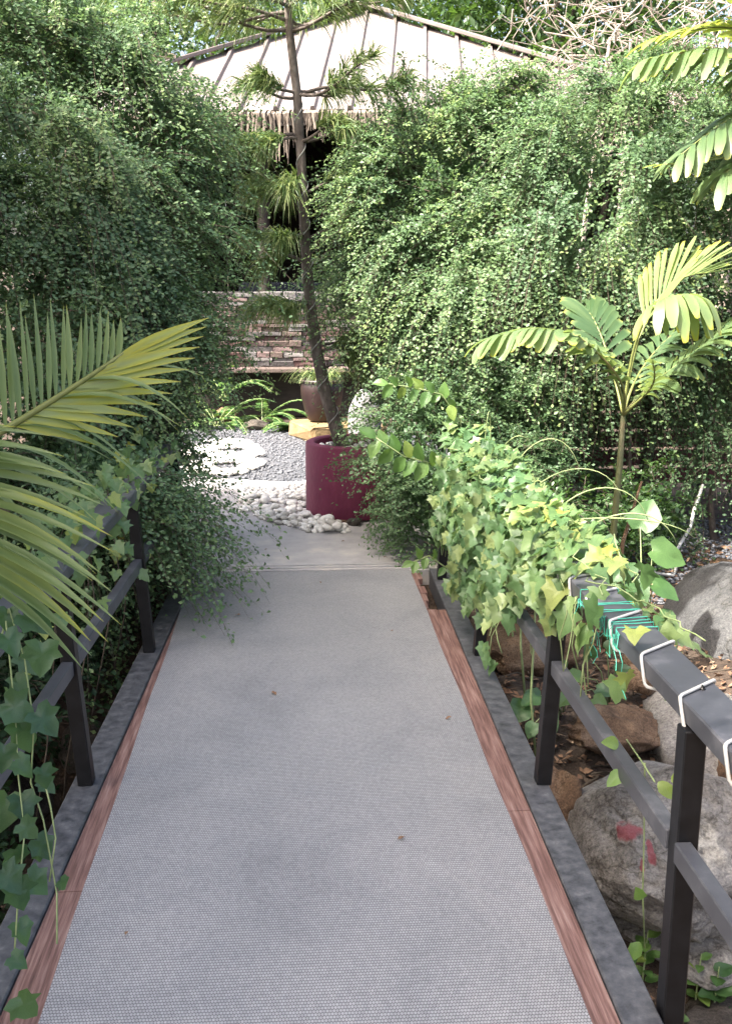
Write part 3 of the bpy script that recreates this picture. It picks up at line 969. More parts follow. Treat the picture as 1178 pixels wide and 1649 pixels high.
me = leaf_cloud('leaf_litter', np.stack([x, y, z], 1), D, N, RG.uniform(0.02, 0.07, n), RG.uniform(0.008, 0.03, n), RG.random(n), MATS['litter'])
tag(link('leaf_litter', me), 'brown dead leaves and chips covering the bank soil', 'leaf litter', kind='stuff')
mb = MB()
for k in range(260):
    x, y = random.uniform(0.95, 2.6), random.uniform(3.3, 5.6)
    z = gh(x, y) + 0.012
    a = random.uniform(0, 6.28); L = random.uniform(0.08, 0.3)
    pts = [(x + math.cos(a) * L * t + 0.02 * math.sin(5 * t + k), y + math.sin(a) * L * t, z + 0.02 * math.sin(3 * t) + random.uniform(0, 0.015)) for t in (0, 0.35, 0.7, 1)]
    mb.tube(pts, [0.004, 0.0035, 0.003, 0.0015], 4)
tag(mb.build('fallen_twigs', MATS['twig']), 'thin dry twigs scattered over the bank', 'twigs', kind='stuff')

# ------------------------------------------------------------------ pavilion at the back
pav = empty('garden_pavilion', (1.3, 17.5, 0), 'open garden pavilion with pale ribbed metal roof and thatch fringe', 'pavilion')
AP = Vector((1.28, 18.2, 6.10))            # roof apex
HALF, ZE = 4.35, 3.86
RZ = R(-7)
rotp = Matrix.Rotation(RZ, 3, 'Z')
roof_mb = MB()
cor = [AP + rotp @ Vector((sx * HALF, sy * HALF, ZE - AP.z)) for sx, sy in ((-1, -1), (1, -1), (1, 1), (-1, 1))]
low = [c - Vector((0, 0, 0.10)) for c in cor]
roof_mb.add([AP - Vector((0, 0, 0.07))] + low, [(0, 1, 2), (0, 2, 3), (0, 3, 4), (0, 4, 1)])
roof = roof_mb.build('roof', MATS['dark_wood'], pav)
NP = 18
pw = 2 * HALF / NP
for face in range(4):
    rf = rotp @ Matrix.Rotation(face * math.pi / 2, 3, 'Z')
    run = HALF; rise = AP.z - ZE
    def P(a, t, lift=0.0):     # a across, t up the slope 0..1
        return AP + rf @ Vector((a, -run * (1 - t), -rise * (1 - t))) + rf @ Vector((0, -rise, run)).normalized() * lift
    for k in range(NP):
        a0, a1 = -HALF + k * pw, -HALF + (k + 1) * pw
        t0, t1 = 1 - abs(a0) / HALF, 1 - abs(a1) / HALF
        e = 0.004
        a0 += e; a1 -= e
        top = [P(a0, 0), P(a1, 0), P(a1, max(t1, 0.001)), P(a0, max(t0, 0.001))]
        bot = [P(a0, 0, -0.03), P(a1, 0, -0.03), P(a1, max(t1, 0.001), -0.03), P(a0, max(t0, 0.001), -0.03)]
        MB().add(top + bot, [(0, 1, 2, 3), (0, 4, 5, 1), (1, 5, 6, 2), (3, 7, 4, 0), (2, 6, 7, 3)]).build('roof_panel', MATS['roof'], roof)
    for k in range(1, NP):
        a = -HALF + k * pw
        t = 1 - abs(a) / HALF
        w = 0.035
        vs = []
        for tt in (-0.004, t):
            vs += [P(a - w, tt, 0.002), P(a - w * 0.6, tt, 0.05), P(a + w * 0.6, tt, 0.05), P(a + w, tt, 0.002)]
        MB().add(vs, [(0, 1, 5, 4), (1, 2, 6, 5), (2, 3, 7, 6), (0, 3, 2, 1)]).build('seam_rib', MATS['roof_cap'], roof)
    # hip cap along the right edge of this face
    h0, h1 = cor[(face + 1) % 4], AP
    MB().bar(h0 + Vector((0, 0, 0.09)), h1 + Vector((0, 0, 0.09)), 0.30, 0.06, 0.01).build('ridge_cap', MATS['roof_cap'], roof)
    MB().bar(cor[face] - Vector((0, 0, 0.12)), cor[(face + 1) % 4] - Vector((0, 0, 0.12)), 0.05, 0.16).build('fascia', MATS['dark_wood'], roof)
# thatch fringe hanging below the eaves
mb = MB()
rg = random.Random(5)
for face in (0, 1, 3):
    rf = rotp @ Matrix.Rotation(face * math.pi / 2, 3, 'Z')
    for k in range(900 if face == 0 else 300):
        a = rg.uniform(-HALF, HALF)
        L = rg.uniform(0.08, 0.40) * (1.0 + 0.45 * math.sin(a * 5.0) + 0.35 * math.sin(a * 13) + 0.2 * math.sin(a * 31))
        o_ = -HALF - rg.uniform(0.0, 0.16)
        p0 = AP + rf @ Vector((a, -HALF + 0.12, ZE - AP.z + 0.05))
        p1 = AP + rf @ Vector((a + rg.uniform(-0.02, 0.02), o_ + 0.02, ZE - AP.z - 0.06))
        p2 = p1 + rf @ Vector((rg.uniform(-0.06, 0.06), rg.uniform(-0.05, 0.06), -L))
        s = rf @ Vector((rg.uniform(0.007, 0.018), 0, 0))
        mb.add([p0 - s, p0 + s, p1 - s, p1 + s, p2 - s * 0.3, p2 + s * 0.3], [(0, 1, 3, 2), (2, 3, 5, 4)])
tag(mb.build('thatch_fringe', MATS['straw'], pav), kind='stuff')
pc = Vector((AP.x, AP.y, 0))
for sx in (-1, -0.34, 0.34, 1):
    for sy in (-1, 1):
        p = pc + rotp @ Vector((sx * 3.7, sy * 3.7, 0))
        MB().tube([(p.x, p.y, 0.96), (p.x, p.y, 4.05)], 0.09, 10).build('post', MATS['dark_wood'], pav, smooth=True, angle=40)
MB().box(pc + Vector((0, 0, 0.46)), (8.1, 8.1, 0.98), rotp).build('floor_platform', MATS['dark_wood'], pav)
for k in range(10):
    MB().box(pc + rotp @ Vector((-3.6 + 0.8 * k, 3.85, 2.4)), (0.78, 0.06, 3.1), rotp).build('back_wall_board', MATS['dark_wood'], pav)
for sx in (-1, 1):
    MB().box(pc + rotp @ Vector((sx * 3.88, 0.6, 2.3)), (0.06, 6.2, 2.9), rotp).build('side_wall', MATS['dark_wood'], pav)

bn = empty('pavilion_bench', (-0.1, 14.9, 0.96), 'dark bench with navy cushions inside the pavilion', 'bench')
MB().box((-0.1, 14.9, 1.36), (1.5, 0.5, 0.06), None, 0.01).build('seat', MATS['dark_wood'], bn)
MB().box((-0.1, 14.88, 1.44), (1.42, 0.46, 0.10), None, 0.03).build('cushion', MATS['blue_cloth'], bn)
MB().box((-0.1, 15.15, 1.55), (1.42, 0.09, 0.24), None, 0.03).build('backrest', MATS['blue_cloth'], bn)
for x in (-0.78, 0.58):
    for y in (14.7, 15.1):
        MB().box((x, y, 1.145), (0.05, 0.05, 0.37)).build('leg', MATS['dark_wood'], bn)

# stacked slate wall in front of the pavilion
wl_ = empty('slate_wall', (-0.1, 13.0, 0), 'low wall of stacked grey and red slate pieces below the pavilion', 'wall')
MB().box((0.0, 13.24, 0.72), (3.0, 0.24, 1.50)).build('wall_core', MATS['dark_wood'], wl_)
rg = random.Random(11)
slate_meshes = []
for s in range(14):
    w = [0.16, 0.2, 0.25, 0.3][s % 4]
    hh = [0.040, 0.052, 0.066][s % 3]
    b = MB().box((0, 0, 0), (w, 0.14, hh), None, 0.006)
    vs = [Vector(v) + Vector((rg.uniform(-.008, .008), rg.uniform(-.008, .008), rg.uniform(-.005, .005))) for v in b.v]
    row = []
    for mt in SLATES:
        me = bpy.data.meshes.new('slate_piece')
        me.from_pydata(vs, [], b.f)
        me.materials.append(mt)
        row.append(me)
    slate_meshes.append((w, hh, row))
z = 0.62
rowi = 0
while z < 1.50:
    hh = rg.choice([0.040, 0.052, 0.066])
    opts = [q for q in slate_meshes if q[1] == hh]
    x = -1.35 + rg.uniform(-0.1, 0.0)
    top = z > 1.38
    while x < 1.15:
        w, _, row = rg.choice(opts)
        wts = [5, 1, 0.3, 4, 0.5, 1] if top else [2, 3, 2.4, 1.6, 2.4, 1.2]
        me = row[rg.choices(range(6), wts)[0]]
        o = link('slate_piece', me, wl_)
        o.location = (x + w / 2, 13.05 + rg.uniform(-0.035, 0.02), z + hh / 2)
        x += w + 0.008
    z += hh + 0.004
    rowi += 1
for k, (x, w) in enumerate(((-1.0, 0.72), (-0.30, 0.66), (0.36, 0.64), (0.98, 0.56))):
    MB().box((x, 12.92, 0.585), (w, 0.42, 0.055), Matrix.Rotation(rg.uniform(-0.01, 0.01), 3, 'Z'), 0.008).build('ledge_slab', SLATES[[1, 4, 1, 4][k]], wl_)
MB().box((0.0, 13.12, 0.26), (2.9, 0.06, 0.58)).build('recess_back', MATS['dark_wood'], wl_)

# maroon slat fence behind the right shrub
fn = empty('slat_fence', (2.8, 7.9, 0), 'low maroon slat fence half hidden behind the right shrub', 'fence')
for k in range(8):
    MB().box((2.75, 7.9, 0.12 + 0.15 * k), (2.6, 0.025, 0.125), None, 0.003).build('slat', MATS['maroon_board'], fn)
for x in (1.5, 2.4, 3.3, 4.0):
    MB().box((x, 7.955, 0.62), (0.08, 0.08, 1.30), None, 0.004).build('post', MATS['dark_wood'], fn)


# ------------------------------------------------------------------ shrubs of small leaves
def shrub(name, loc, label, blobs, clump_density, sprays_per, leaves_per, leaf_len, mat, seed, stems, sprayL=(0.22, 0.5), droop=0.5, filler=12000, young=0.5, cat='shrub', cut=None, lean=(0, 0, 0), leafw=0.64):  # young: tip growth plus painted sun on upward leaves
    rng = np.random.default_rng(seed)
    root = empty(name, loc, label, cat)
    C, O, Q = [], [], []
    for (c, r) in blobs:
        c = np.array(c); r = np.array(r)
        area = 4 * math.pi * ((r[0] * r[1]) ** 1.6 / 3 + (r[0] * r[2]) ** 1.6 / 3 + (r[1] * r[2]) ** 1.6 / 3) ** (1 / 1.6)
        k = int(area * clump_density)
        u = nrm(rng.standard_normal((k, 3)))
        rad = rng.uniform(0.72, 1.04, (k, 1))
        C.append(c + u * r * rad); O.append(nrm(u / r)); Q.append(np.full(k, 1.0))
    C = np.concatenate(C); O = np.concatenate(O)
    # drop clumps that are deep inside another blob
    deep = np.full(len(C), 9.0)
    for (c, r) in blobs:
        d = np.linalg.norm((C - np.array(c)) / np.array(r), axis=1)
        deep = np.minimum(deep, d)
    keep = (deep > 0.72) & (C[:, 2] > ground_height(C[:, 0], C[:, 1]) + 0.08) & (O[:, 1] < 0.5)
    if cut is not None:
        keep &= ~cut(C)
    C, O = C[keep], O[keep]
    K = len(C)
    age = rng.random(K)
    idx = np.repeat(np.arange(K), sprays_per)
    n = len(idx)
    own = O + rng.standard_normal((K, 3)) * 0.50
    shade_t = rng.uniform(-0.10, 0.16, K)
    p0 = C[idx] + rng.standard_normal((n, 3)) * 0.06
    d0 = nrm(own[idx] * 0.80 + np.array([0, 0, 0.32]) + rng.standard_normal((n, 3)) * 0.30 + np.array(lean))
    L = rng.uniform(*sprayL, n)
    dr = droop * L * rng.uniform(0.5, 1.4, n)
    # twigs: 4 point strips
    S = np.linspace(0, 1, 5)
    def curve(s, i):
        s = s[:, None]
        return p0[i] + d0[i] * (L[i][:, None] * s) + np.array([0, 0, -1.0]) * (dr[i][:, None] * s * s)
    # leaves
    li = np.repeat(np.arange(n), leaves_per)
    s = np.tile((np.arange(leaves_per) + 0.5) / leaves_per, n) * 0.95 + 0.06 + rng.uniform(-0.03, 0.03, n * leaves_per)
    P = curve(s, li)
    tan = nrm(d0[li] * L[li][:, None] + np.array([0, 0, -2.0]) * (dr[li] * s)[:, None])
    alt = np.where(np.arange(len(li)) % 2 == 0, 1.0, -1.0)[:, None]
    side = nrm(nrm(np.cross(tan, np.array([0, 0, 1.0]))) * alt + 0.55 * rng.standard_normal((len(li), 3)))
    D = nrm(side + tan * 0.6 + np.array([0, 0, 0.1]))
    P = P + side * 0.006
    N = nrm(np.array([0, 0, 0.9]) + 0.30 * rng.standard_normal((len(li), 3)) + 0.55 * O[idx][li] + 0.35 * tan)
    ll = leaf_len * rng.uniform(0.65, 1.25, len(li))
    T = 0.12 + shade_t[idx][li] + 0.26 * rng.random(len(li)) + young * np.clip(s - 0.55, 0, 1) * 1.6 * (age[idx][li] ** 1.5) + 0.30 * young * np.clip(O[idx][li][:, 2], 0, 1) * s  # young tips; up-facing leaves also yellower, sunlight painted into the tone
    # filler leaves inside
    if filler:
        fb = rng.integers(0, len(blobs), filler)
        bc = np.array([b[0] for b in blobs])[fb]; br = np.array([b[1] for b in blobs])[fb]
        u = nrm(rng.standard_normal((filler, 3)))
        fp = bc + u * br * rng.uniform(0.45, 0.88, (filler, 1))
        okf = fp[:, 2] > ground_height(fp[:, 0], fp[:, 1]) + 0.1
        if cut is not None:
            okf &= ~cut(fp)
        fp = fp[okf]
        q = len(fp)
        P = np.concatenate([P, fp]); D = np.concatenate([D, nrm(rng.standard_normal((q, 3)))])
        N = np.concatenate([N, nrm(rng.standard_normal((q, 3)) + np.array([0, 0, 0.6]))])
        ll = np.concatenate([ll, leaf_len * rng.uniform(1.2, 1.9, q)])
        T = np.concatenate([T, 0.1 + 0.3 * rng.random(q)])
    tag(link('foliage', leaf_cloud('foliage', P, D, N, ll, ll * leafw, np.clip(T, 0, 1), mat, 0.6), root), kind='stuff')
    # twig strips
    A = np.stack([curve(np.full(n, t), np.arange(n)) for t in (0, 0.35, 0.7, 1.0)], 1)
    w = np.array([0.0022, 0.0018, 0.0013, 0.0007])
    sd = nrm(np.cross(d0, rng.standard_normal((n, 3))))
    V = np.stack([A + sd[:, None] * w[None, :, None], A - sd[:, None] * w[None, :, None]], 2).reshape(-1, 3)
    b = (np.arange(n) * 8)[:, None]
    F = np.concatenate([b + np.array([[2 * j, 2 * j + 1, 2 * j + 3, 2 * j + 2]]) for j in range(3)], 0)
    tag(link('twigs', fast_mesh('twigs', V, F, MATS['twig']), root), kind='stuff')
    # stems from the ground into the crown
    r2 = random.Random(seed)
    for (a, b_, rad) in stems:
        a, b_ = Vector(a), Vector(b_)
        a.z = gh(a.x, a.y) - 0.04
        pts = []
        for t in (0, 0.25, 0.5, 0.75, 1):
            p = a.lerp(b_, t)
            j = 0.06 * math.sin(math.pi * t)
            pts.append(p + Vector((r2.uniform(-j, j), r2.uniform(-j, j), 0)))
        st = MB().tube(pts, [rad, rad * 0.85, rad * 0.7, rad * 0.5, rad * 0.3], 7).build('stem', MATS['bark'], root, smooth=True)
    return root


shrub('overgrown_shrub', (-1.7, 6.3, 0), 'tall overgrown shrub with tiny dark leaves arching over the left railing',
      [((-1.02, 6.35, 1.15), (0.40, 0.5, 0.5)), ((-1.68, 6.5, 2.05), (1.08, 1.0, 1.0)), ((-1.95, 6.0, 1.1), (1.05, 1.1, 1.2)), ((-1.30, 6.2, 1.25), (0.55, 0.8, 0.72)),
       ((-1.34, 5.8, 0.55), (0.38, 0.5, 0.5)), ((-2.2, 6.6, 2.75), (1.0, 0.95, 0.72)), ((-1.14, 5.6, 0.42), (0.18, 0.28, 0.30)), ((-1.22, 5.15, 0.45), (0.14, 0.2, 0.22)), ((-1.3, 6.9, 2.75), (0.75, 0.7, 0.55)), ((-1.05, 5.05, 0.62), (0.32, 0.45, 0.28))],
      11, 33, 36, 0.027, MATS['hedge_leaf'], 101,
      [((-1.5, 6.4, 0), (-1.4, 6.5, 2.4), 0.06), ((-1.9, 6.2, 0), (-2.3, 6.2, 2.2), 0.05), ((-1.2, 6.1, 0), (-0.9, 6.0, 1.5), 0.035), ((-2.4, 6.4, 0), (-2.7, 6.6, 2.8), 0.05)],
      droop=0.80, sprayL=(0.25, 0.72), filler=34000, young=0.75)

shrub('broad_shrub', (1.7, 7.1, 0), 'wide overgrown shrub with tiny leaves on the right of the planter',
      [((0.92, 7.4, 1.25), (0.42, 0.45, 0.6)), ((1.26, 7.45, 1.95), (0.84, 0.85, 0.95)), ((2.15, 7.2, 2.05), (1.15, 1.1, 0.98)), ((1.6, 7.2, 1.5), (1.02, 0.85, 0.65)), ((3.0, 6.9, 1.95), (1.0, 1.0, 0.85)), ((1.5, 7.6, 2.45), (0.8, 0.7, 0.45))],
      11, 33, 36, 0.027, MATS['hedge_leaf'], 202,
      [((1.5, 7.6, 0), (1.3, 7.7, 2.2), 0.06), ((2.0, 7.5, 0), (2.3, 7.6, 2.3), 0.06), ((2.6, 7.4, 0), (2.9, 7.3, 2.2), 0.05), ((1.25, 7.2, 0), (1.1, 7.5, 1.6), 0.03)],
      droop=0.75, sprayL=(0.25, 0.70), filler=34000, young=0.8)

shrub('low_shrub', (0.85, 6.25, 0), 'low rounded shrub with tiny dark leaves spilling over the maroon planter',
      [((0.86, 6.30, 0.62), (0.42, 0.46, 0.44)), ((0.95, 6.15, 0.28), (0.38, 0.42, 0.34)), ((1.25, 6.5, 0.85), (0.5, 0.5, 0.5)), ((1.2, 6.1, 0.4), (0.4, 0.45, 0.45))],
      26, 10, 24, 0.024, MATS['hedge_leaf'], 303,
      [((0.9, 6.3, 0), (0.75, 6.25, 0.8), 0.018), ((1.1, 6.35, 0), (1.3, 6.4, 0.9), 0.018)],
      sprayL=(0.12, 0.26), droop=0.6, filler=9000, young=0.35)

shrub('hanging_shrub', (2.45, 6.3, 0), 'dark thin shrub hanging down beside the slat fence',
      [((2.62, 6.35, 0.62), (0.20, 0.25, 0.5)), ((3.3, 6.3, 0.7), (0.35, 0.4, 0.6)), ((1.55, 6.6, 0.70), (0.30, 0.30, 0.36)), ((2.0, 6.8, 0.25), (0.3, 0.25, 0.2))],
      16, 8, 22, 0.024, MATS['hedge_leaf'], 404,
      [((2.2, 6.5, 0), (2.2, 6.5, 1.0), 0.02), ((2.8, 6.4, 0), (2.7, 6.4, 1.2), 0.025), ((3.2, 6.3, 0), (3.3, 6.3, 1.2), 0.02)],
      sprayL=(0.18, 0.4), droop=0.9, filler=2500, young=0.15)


shrub('bank_shrub', (1.95, 5.75, gh(1.95, 5.75)), 'low dark ground shrub on the bank between slender palm and hose',
      [((1.75, 5.7, 0.12), (0.28, 0.25, 0.24)), ((2.15, 5.95, 0.2), (0.28, 0.25, 0.32)), ((1.42, 5.6, 0.18), (0.25, 0.3, 0.3))],
      22, 9, 18, 0.030, MATS['dark_leaf'], 515,
      [((1.8, 5.75, 0), (1.8, 5.75, 0.2), 0.012)], sprayL=(0.10, 0.26), droop=0.6, filler=2500, young=0.3)

shrub('ditch_shrub', (-1.6, 3.4, gh(-1.6, 3.4)), 'dark low shrub added to block skylight in the left ditch',  # added to block skylight and darken the ditch
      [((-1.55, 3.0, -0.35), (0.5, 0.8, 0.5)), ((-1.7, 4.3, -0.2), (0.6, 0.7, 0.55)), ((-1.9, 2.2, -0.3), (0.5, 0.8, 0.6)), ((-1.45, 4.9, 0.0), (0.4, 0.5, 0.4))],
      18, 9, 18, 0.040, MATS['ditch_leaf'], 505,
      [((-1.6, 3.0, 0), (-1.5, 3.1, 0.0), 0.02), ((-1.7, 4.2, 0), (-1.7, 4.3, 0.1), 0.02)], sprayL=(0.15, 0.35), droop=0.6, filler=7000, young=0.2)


# ------------------------------------------------------------------ trees
def tree(name, base, h, crown, label, leaf, nclump, per, mat, seed, trunk_r, tone=(0.1, 0.6), group=None, wide=0.45):
    rng = np.random.default_rng(seed)
    base = Vector(base)
    base.z = gh(base.x, base.y) - 0.1
    root = empty(name, base, label, 'tree', group)
    cc = np.array(crown[0]); cr = np.array(crown[1])
    top = Vector(cc) + Vector((0, 0, cr[2] * 0.3))
    r2 = random.Random(seed)
    pts = [base.lerp(top, t) + Vector((r2.uniform(-1, 1), r2.uniform(-1, 1), 0)) * 0.12 * math.sin(math.pi * t) for t in np.linspace(0, 1, 7)]
    MB().tube(pts, [trunk_r * (1 - 0.75 * t) * (1.25 if t == 0 else 1) for t in np.linspace(0, 1, 7)], 10).build('trunk', MATS['bark'], root, smooth=True)
    u = nrm(rng.standard_normal((nclump, 3)))
    C = cc + u * cr * rng.uniform(0.35, 1.0, (nclump, 1)) ** 0.6
    for k in range(7):
        e = Vector(C[k])
        s = pts[3 + k % 3]
        m_ = s.lerp(e, 0.5) + Vector((0, 0, 0.15))
        MB().tube([s, m_, e], [trunk_r * 0.35, trunk_r * 0.22, trunk_r * 0.06], 6).build('limb', MATS['bark'], root, smooth=True)
    i = np.repeat(np.arange(nclump), per)
    rad = 0.22 * float(cr.mean())
    P = C[i] + rng.standard_normal((len(i), 3)) * rad * np.array([1, 1, 0.7])
    D = nrm(rng.standard_normal((len(i), 3)) + np.array([0, 0, -0.5]) + 0.6 * u[i])
    N = nrm(rng.standard_normal((len(i), 3)) * 0.6 + np.array([0, 0, 1]))
    L = leaf * rng.uniform(0.6, 1.3, len(i))
    tn = rng.random(nclump)[i]
    T = tone[0] + (tone[1] - tone[0]) * (0.5 * rng.random(len(i)) + 0.5 * tn)
    tag(link('crown', leaf_cloud('crown', P, D, N, L, L * wide, T, mat), root), kind='stuff')
    return root


# behind the pavilion
bg = [((-7.5, 19, 0), ((-7.5, 19, 4.6), (3.2, 2.4, 3.6)), 0.16, 'broad dark tree behind the tall left shrub', 0.22),
      ((-2.6, 21.5, 0), ((-2.6, 21.5, 6.0), (3.2, 2.6, 4.2)), 0.15, 'dark tree with thick trunk behind the left roof slope', 0.30),
      ((2.6, 25.5, 0), ((2.6, 25.5, 7.2), (3.8, 2.6, 3.6)), 0.16, 'tall dark tree directly behind the roof peak', 0.3),
      ((5.8, 23.5, 0), ((5.8, 23.5, 6.6), (3.0, 2.4, 4.0)), 0.24, 'big leaved dark green tree behind the right roof slope', 0.25),
      ((10.5, 21, 0), ((10.5, 21, 5.0), (3.8, 2.6, 4.4)), 0.16, 'dark leafy tree behind the dry thicket', 0.28)]
bg += [((-5.2, 24.5, 0), ((-5.2, 24.5, 8.0), (3.4, 2.4, 3.6)), 0.18, 'tall leafy tree far behind the tall left shrub', 0.28),
       ((0.6, 28.5, 0), ((0.6, 28.5, 8.2), (4.0, 2.4, 4.2)), 0.2, 'tallest dark tree far behind the pavilion', 0.32),
       ((7.6, 29.0, 0), ((7.6, 29.0, 8.4), (4.2, 2.4, 4.6)), 0.2, 'far dark tree beyond the big leaved tree', 0.3)]
for k, (b, c, lf, lab, tr) in enumerate(bg):
    tree('background_tree', b, 8, c, lab, lf, 260, 60, MATS['dark_leaf'], 500 + k, tr, (0.0, 0.75))
# trees standing left of the footbridge, shading it
tree('shade_tree', (-3.9, 0.9, 0), 5, ((-3.0, 0.7, 4.0), (1.35, 2.3, 1.2)), 'leafy tree on the left bank shading the near half of the footbridge', 0.13, 380, 80, MATS['dark_leaf'], 611, 0.14, (0.2, 0.9))
tree('shade_tree', (-3.9, 3.7, 0), 5, ((-2.95, 3.4, 3.9), (1.3, 1.5, 1.15)), 'leafy tree on the left bank beside the tall overgrown shrub', 0.13, 260, 80, MATS['dark_leaf'], 612, 0.12, (0.2, 0.9))

# dry thicket, top right behind the broad shrub
th = empty('dry_thicket', (4.2, 10.5, 0), 'tangle of pale dry leafless branches behind the broad shrub', 'thicket')
rg = random.Random(17)
mb = MB()
for k in range(9):
    b = Vector((rg.uniform(2.6, 5.6), rg.uniform(10.0, 11.0), gh(4, 10.5) - 0.05))
    e = Vector((b.x + rg.uniform(-0.5, 0.5), b.y + rg.uniform(-0.3, 0.3), rg.uniform(3.4, 4.3)))
    MB().tube([b, b.lerp(e, 0.5) + Vector((rg.uniform(-.2, .2), 0, 0)), e], [0.05, 0.035, 0.015], 6).build('stem', MATS['dry_twig'], th, smooth=True)
for k in range(750):
    p = Vector((rg.uniform(2.2, 6.2), rg.uniform(9.8, 11.2), rg.uniform(2.9, 4.9)))
    d = Vector((rg.gauss(0, 1), rg.gauss(0, 0.6), rg.gauss(0.1, 0.55))).normalized() * rg.uniform(0.25, 0.8)
    q = Vector((rg.gauss(0, 1), rg.gauss(0, 1), rg.gauss(0, 1))) * 0.07
    r0 = rg.uniform(0.004, 0.013)
    mb.tube([p, p + d * 0.35 + q, p + d * 0.7 - q * 0.3, p + d], [r0, r0 * 0.8, r0 * 0.6, r0 * 0.3], 4)
tag(mb.build('dry_branches', MATS['dry_twig'], th), kind='stuff')


# ------------------------------------------------------------------ palms: every leaflet is a piece of its frond
def bez(p0, p1, p2, p3, t):
    a, b, c, d = (Vector(p) for p in (p0, p1, p2, p3))
    return a * (1 - t) ** 3 + b * 3 * t * (1 - t) ** 2 + c * 3 * t * t * (1 - t) + d * t ** 3


def leaflet(mb_name, base, d, nrm_, L, W, droop, mat, parent, tone, seg=7, base_w=0.35, blunt=0.0, curl=0.15, twist=0.0):
    """one folded strap leaflet from base along d with face nrm_; blunt leaves a broad torn end"""
    d = d.normalized()
    s = d.cross(nrm_).normalized()
    u = s.cross(d)
    vs, fs = [], []
    for i in range(seg + 1):
        t = i / seg
        c = base + d * (L * t * (1 - 0.12 * droop * t)) + Vector((0, 0, -1)) * (L * droop * t * t * 0.55) + u * (0.02 * L * math.sin(3 * t))
        if blunt > 0:
            w = W * (base_w + (1 - base_w) * min(1, t * 1.6)) * (1.0 if t < 0.86 else 1 - (1 - blunt) * (t - 0.86) / 0.14)
        else:
            w = W * (base_w + (1 - base_w) * math.sin(min(1, t * 2.2) * math.pi / 2)) * (1 - max(0, (t - 0.25) / 0.75) ** 1.7 * 0.97)
        tw = twist * t
        ss = s * math.cos(tw) + u * math.sin(tw)
        uu = u * math.cos(tw) - s * math.sin(tw)
        vs += [c + ss * w / 2 + uu * w * curl, c, c - ss * w / 2 + uu * w * curl]
    for i in range(seg):
        fs += [(3 * i, 3 * i + 1, 3 * i + 4, 3 * i + 3), (3 * i + 1, 3 * i + 2, 3 * i + 5, 3 * i + 4)]
    me = bpy.data.meshes.new('leaflet')
    me.from_pydata(vs, [], fs)
    me.materials.append(mat)
    me.polygons.foreach_set('use_smooth', [True] * len(me.polygons))
    a = me.attributes.new('tone', 'FLOAT', 'POINT')
    tt = []
    for i in range(seg + 1):
        t = i / seg
        v = min(0.94, tone + random.uniform(-0.06, 0.06) + 0.12 * t * t)
        if t > 0.93: v = 1.0 if random.random() < 0.7 else v
        tt += [v, max(0, v - 0.12), v]
    a.data.foreach_set('value', tt)
    return link('leaflet', me, parent)


# --- left palm (coconut like) reaching in from beyond the frame
lp = empty('young_palm', (-1.55, 2.55, gh(-1.55, 2.55)), 'young feather palm leaning its fronds over the left railing', 'palm')
MB().tube([(-1.55, 2.55, gh(-1.55, 2.55) - 0.05), (-1.52, 2.56, 0.2), (-1.48, 2.58, 0.85)], [0.09, 0.075, 0.06], 10).build('trunk', MATS['palm_stem'], lp, smooth=True)


def frond_left(pts, ups, downs, name_tone):
    ts = np.linspace(0, 1, 24)
    cur = [bez(*pts, t) for t in ts]
    fr = MB().tube(cur, [0.016 * (1 - 0.75 * t) + 0.002 for t in ts], 7).build('frond', MATS['palm_stem'], lp, smooth=True)
    return fr


# upper frond
P4 = ((-1.48, 2.58, 0.85), (-1.10, 2.60, 1.10), (-0.74, 2.62, 1.27), (-0.44, 2.66, 1.475))
fu = frond_left(P4, 0, 0, 0)
for k in range(34):
    t = 0.36 + 0.62 * k / 33
    b = bez(*P4, t)
    # upper row: stands up, slightly fanned
    L = 0.52 * (1 - 0.80 * max(0, (t - 0.40) / 0.60) ** 1.1)
    d = Vector((-0.30 + 0.42 * (t - 0.36) / 0.62 + random.uniform(-0.05, 0.05), 0.20 + random.uniform(-0.08, 0.08), 1.0))
    leaflet('leaflet', b, d, Vector((0.45, -0.9, 0.1)), max(0.07, L * random.uniform(0.86, 1.08)), 0.017 + random.uniform(-.003, .004), random.uniform(-0.05, 0.12), MATS['palm_leaf'], fu, 0.42 + random.uniform(-0.15, 0.25), curl=0.25)
for k in range(15):
    t = 0.40 + 0.52 * k / 14
    b = bez(*P4, t)
    q = k / 14
    d = Vector((1.0, -0.05 + random.uniform(-0.2, 0.25), -0.25 + 0.45 * q + random.uniform(-0.08, 0.08)))
    leaflet('leaflet', b, d, Vector((-0.2, -0.35, 0.9)), random.uniform(0.34, 0.5) - 0.12 * q, 0.022, random.uniform(0.45, 0.95), MATS['palm_leaf'], fu, 0.5 + random.uniform(-0.2, 0.2), curl=0.2)
# unsplit frond tip, sun glow painted in yellow: narrow leaflets still lying together
b = bez(*P4, 0.90)
for k in range(13):
    q = k / 12
    d = Vector((1.0, 0.02 * (k % 3), 0.50 - 0.62 * q))
    bb = bez(*P4, 0.70 + 0.28 * (1 - q))
    leaflet('leaflet', bb, d, Vector((0.1, -0.95, 0.35)), 0.27 + 0.06 * math.sin(q * 3) - 0.05 * q, 0.030, 0.12 + 0.15 * q, MATS['palm_leaf'], fu, 0.86 + 0.12 * random.random(), curl=0.08)
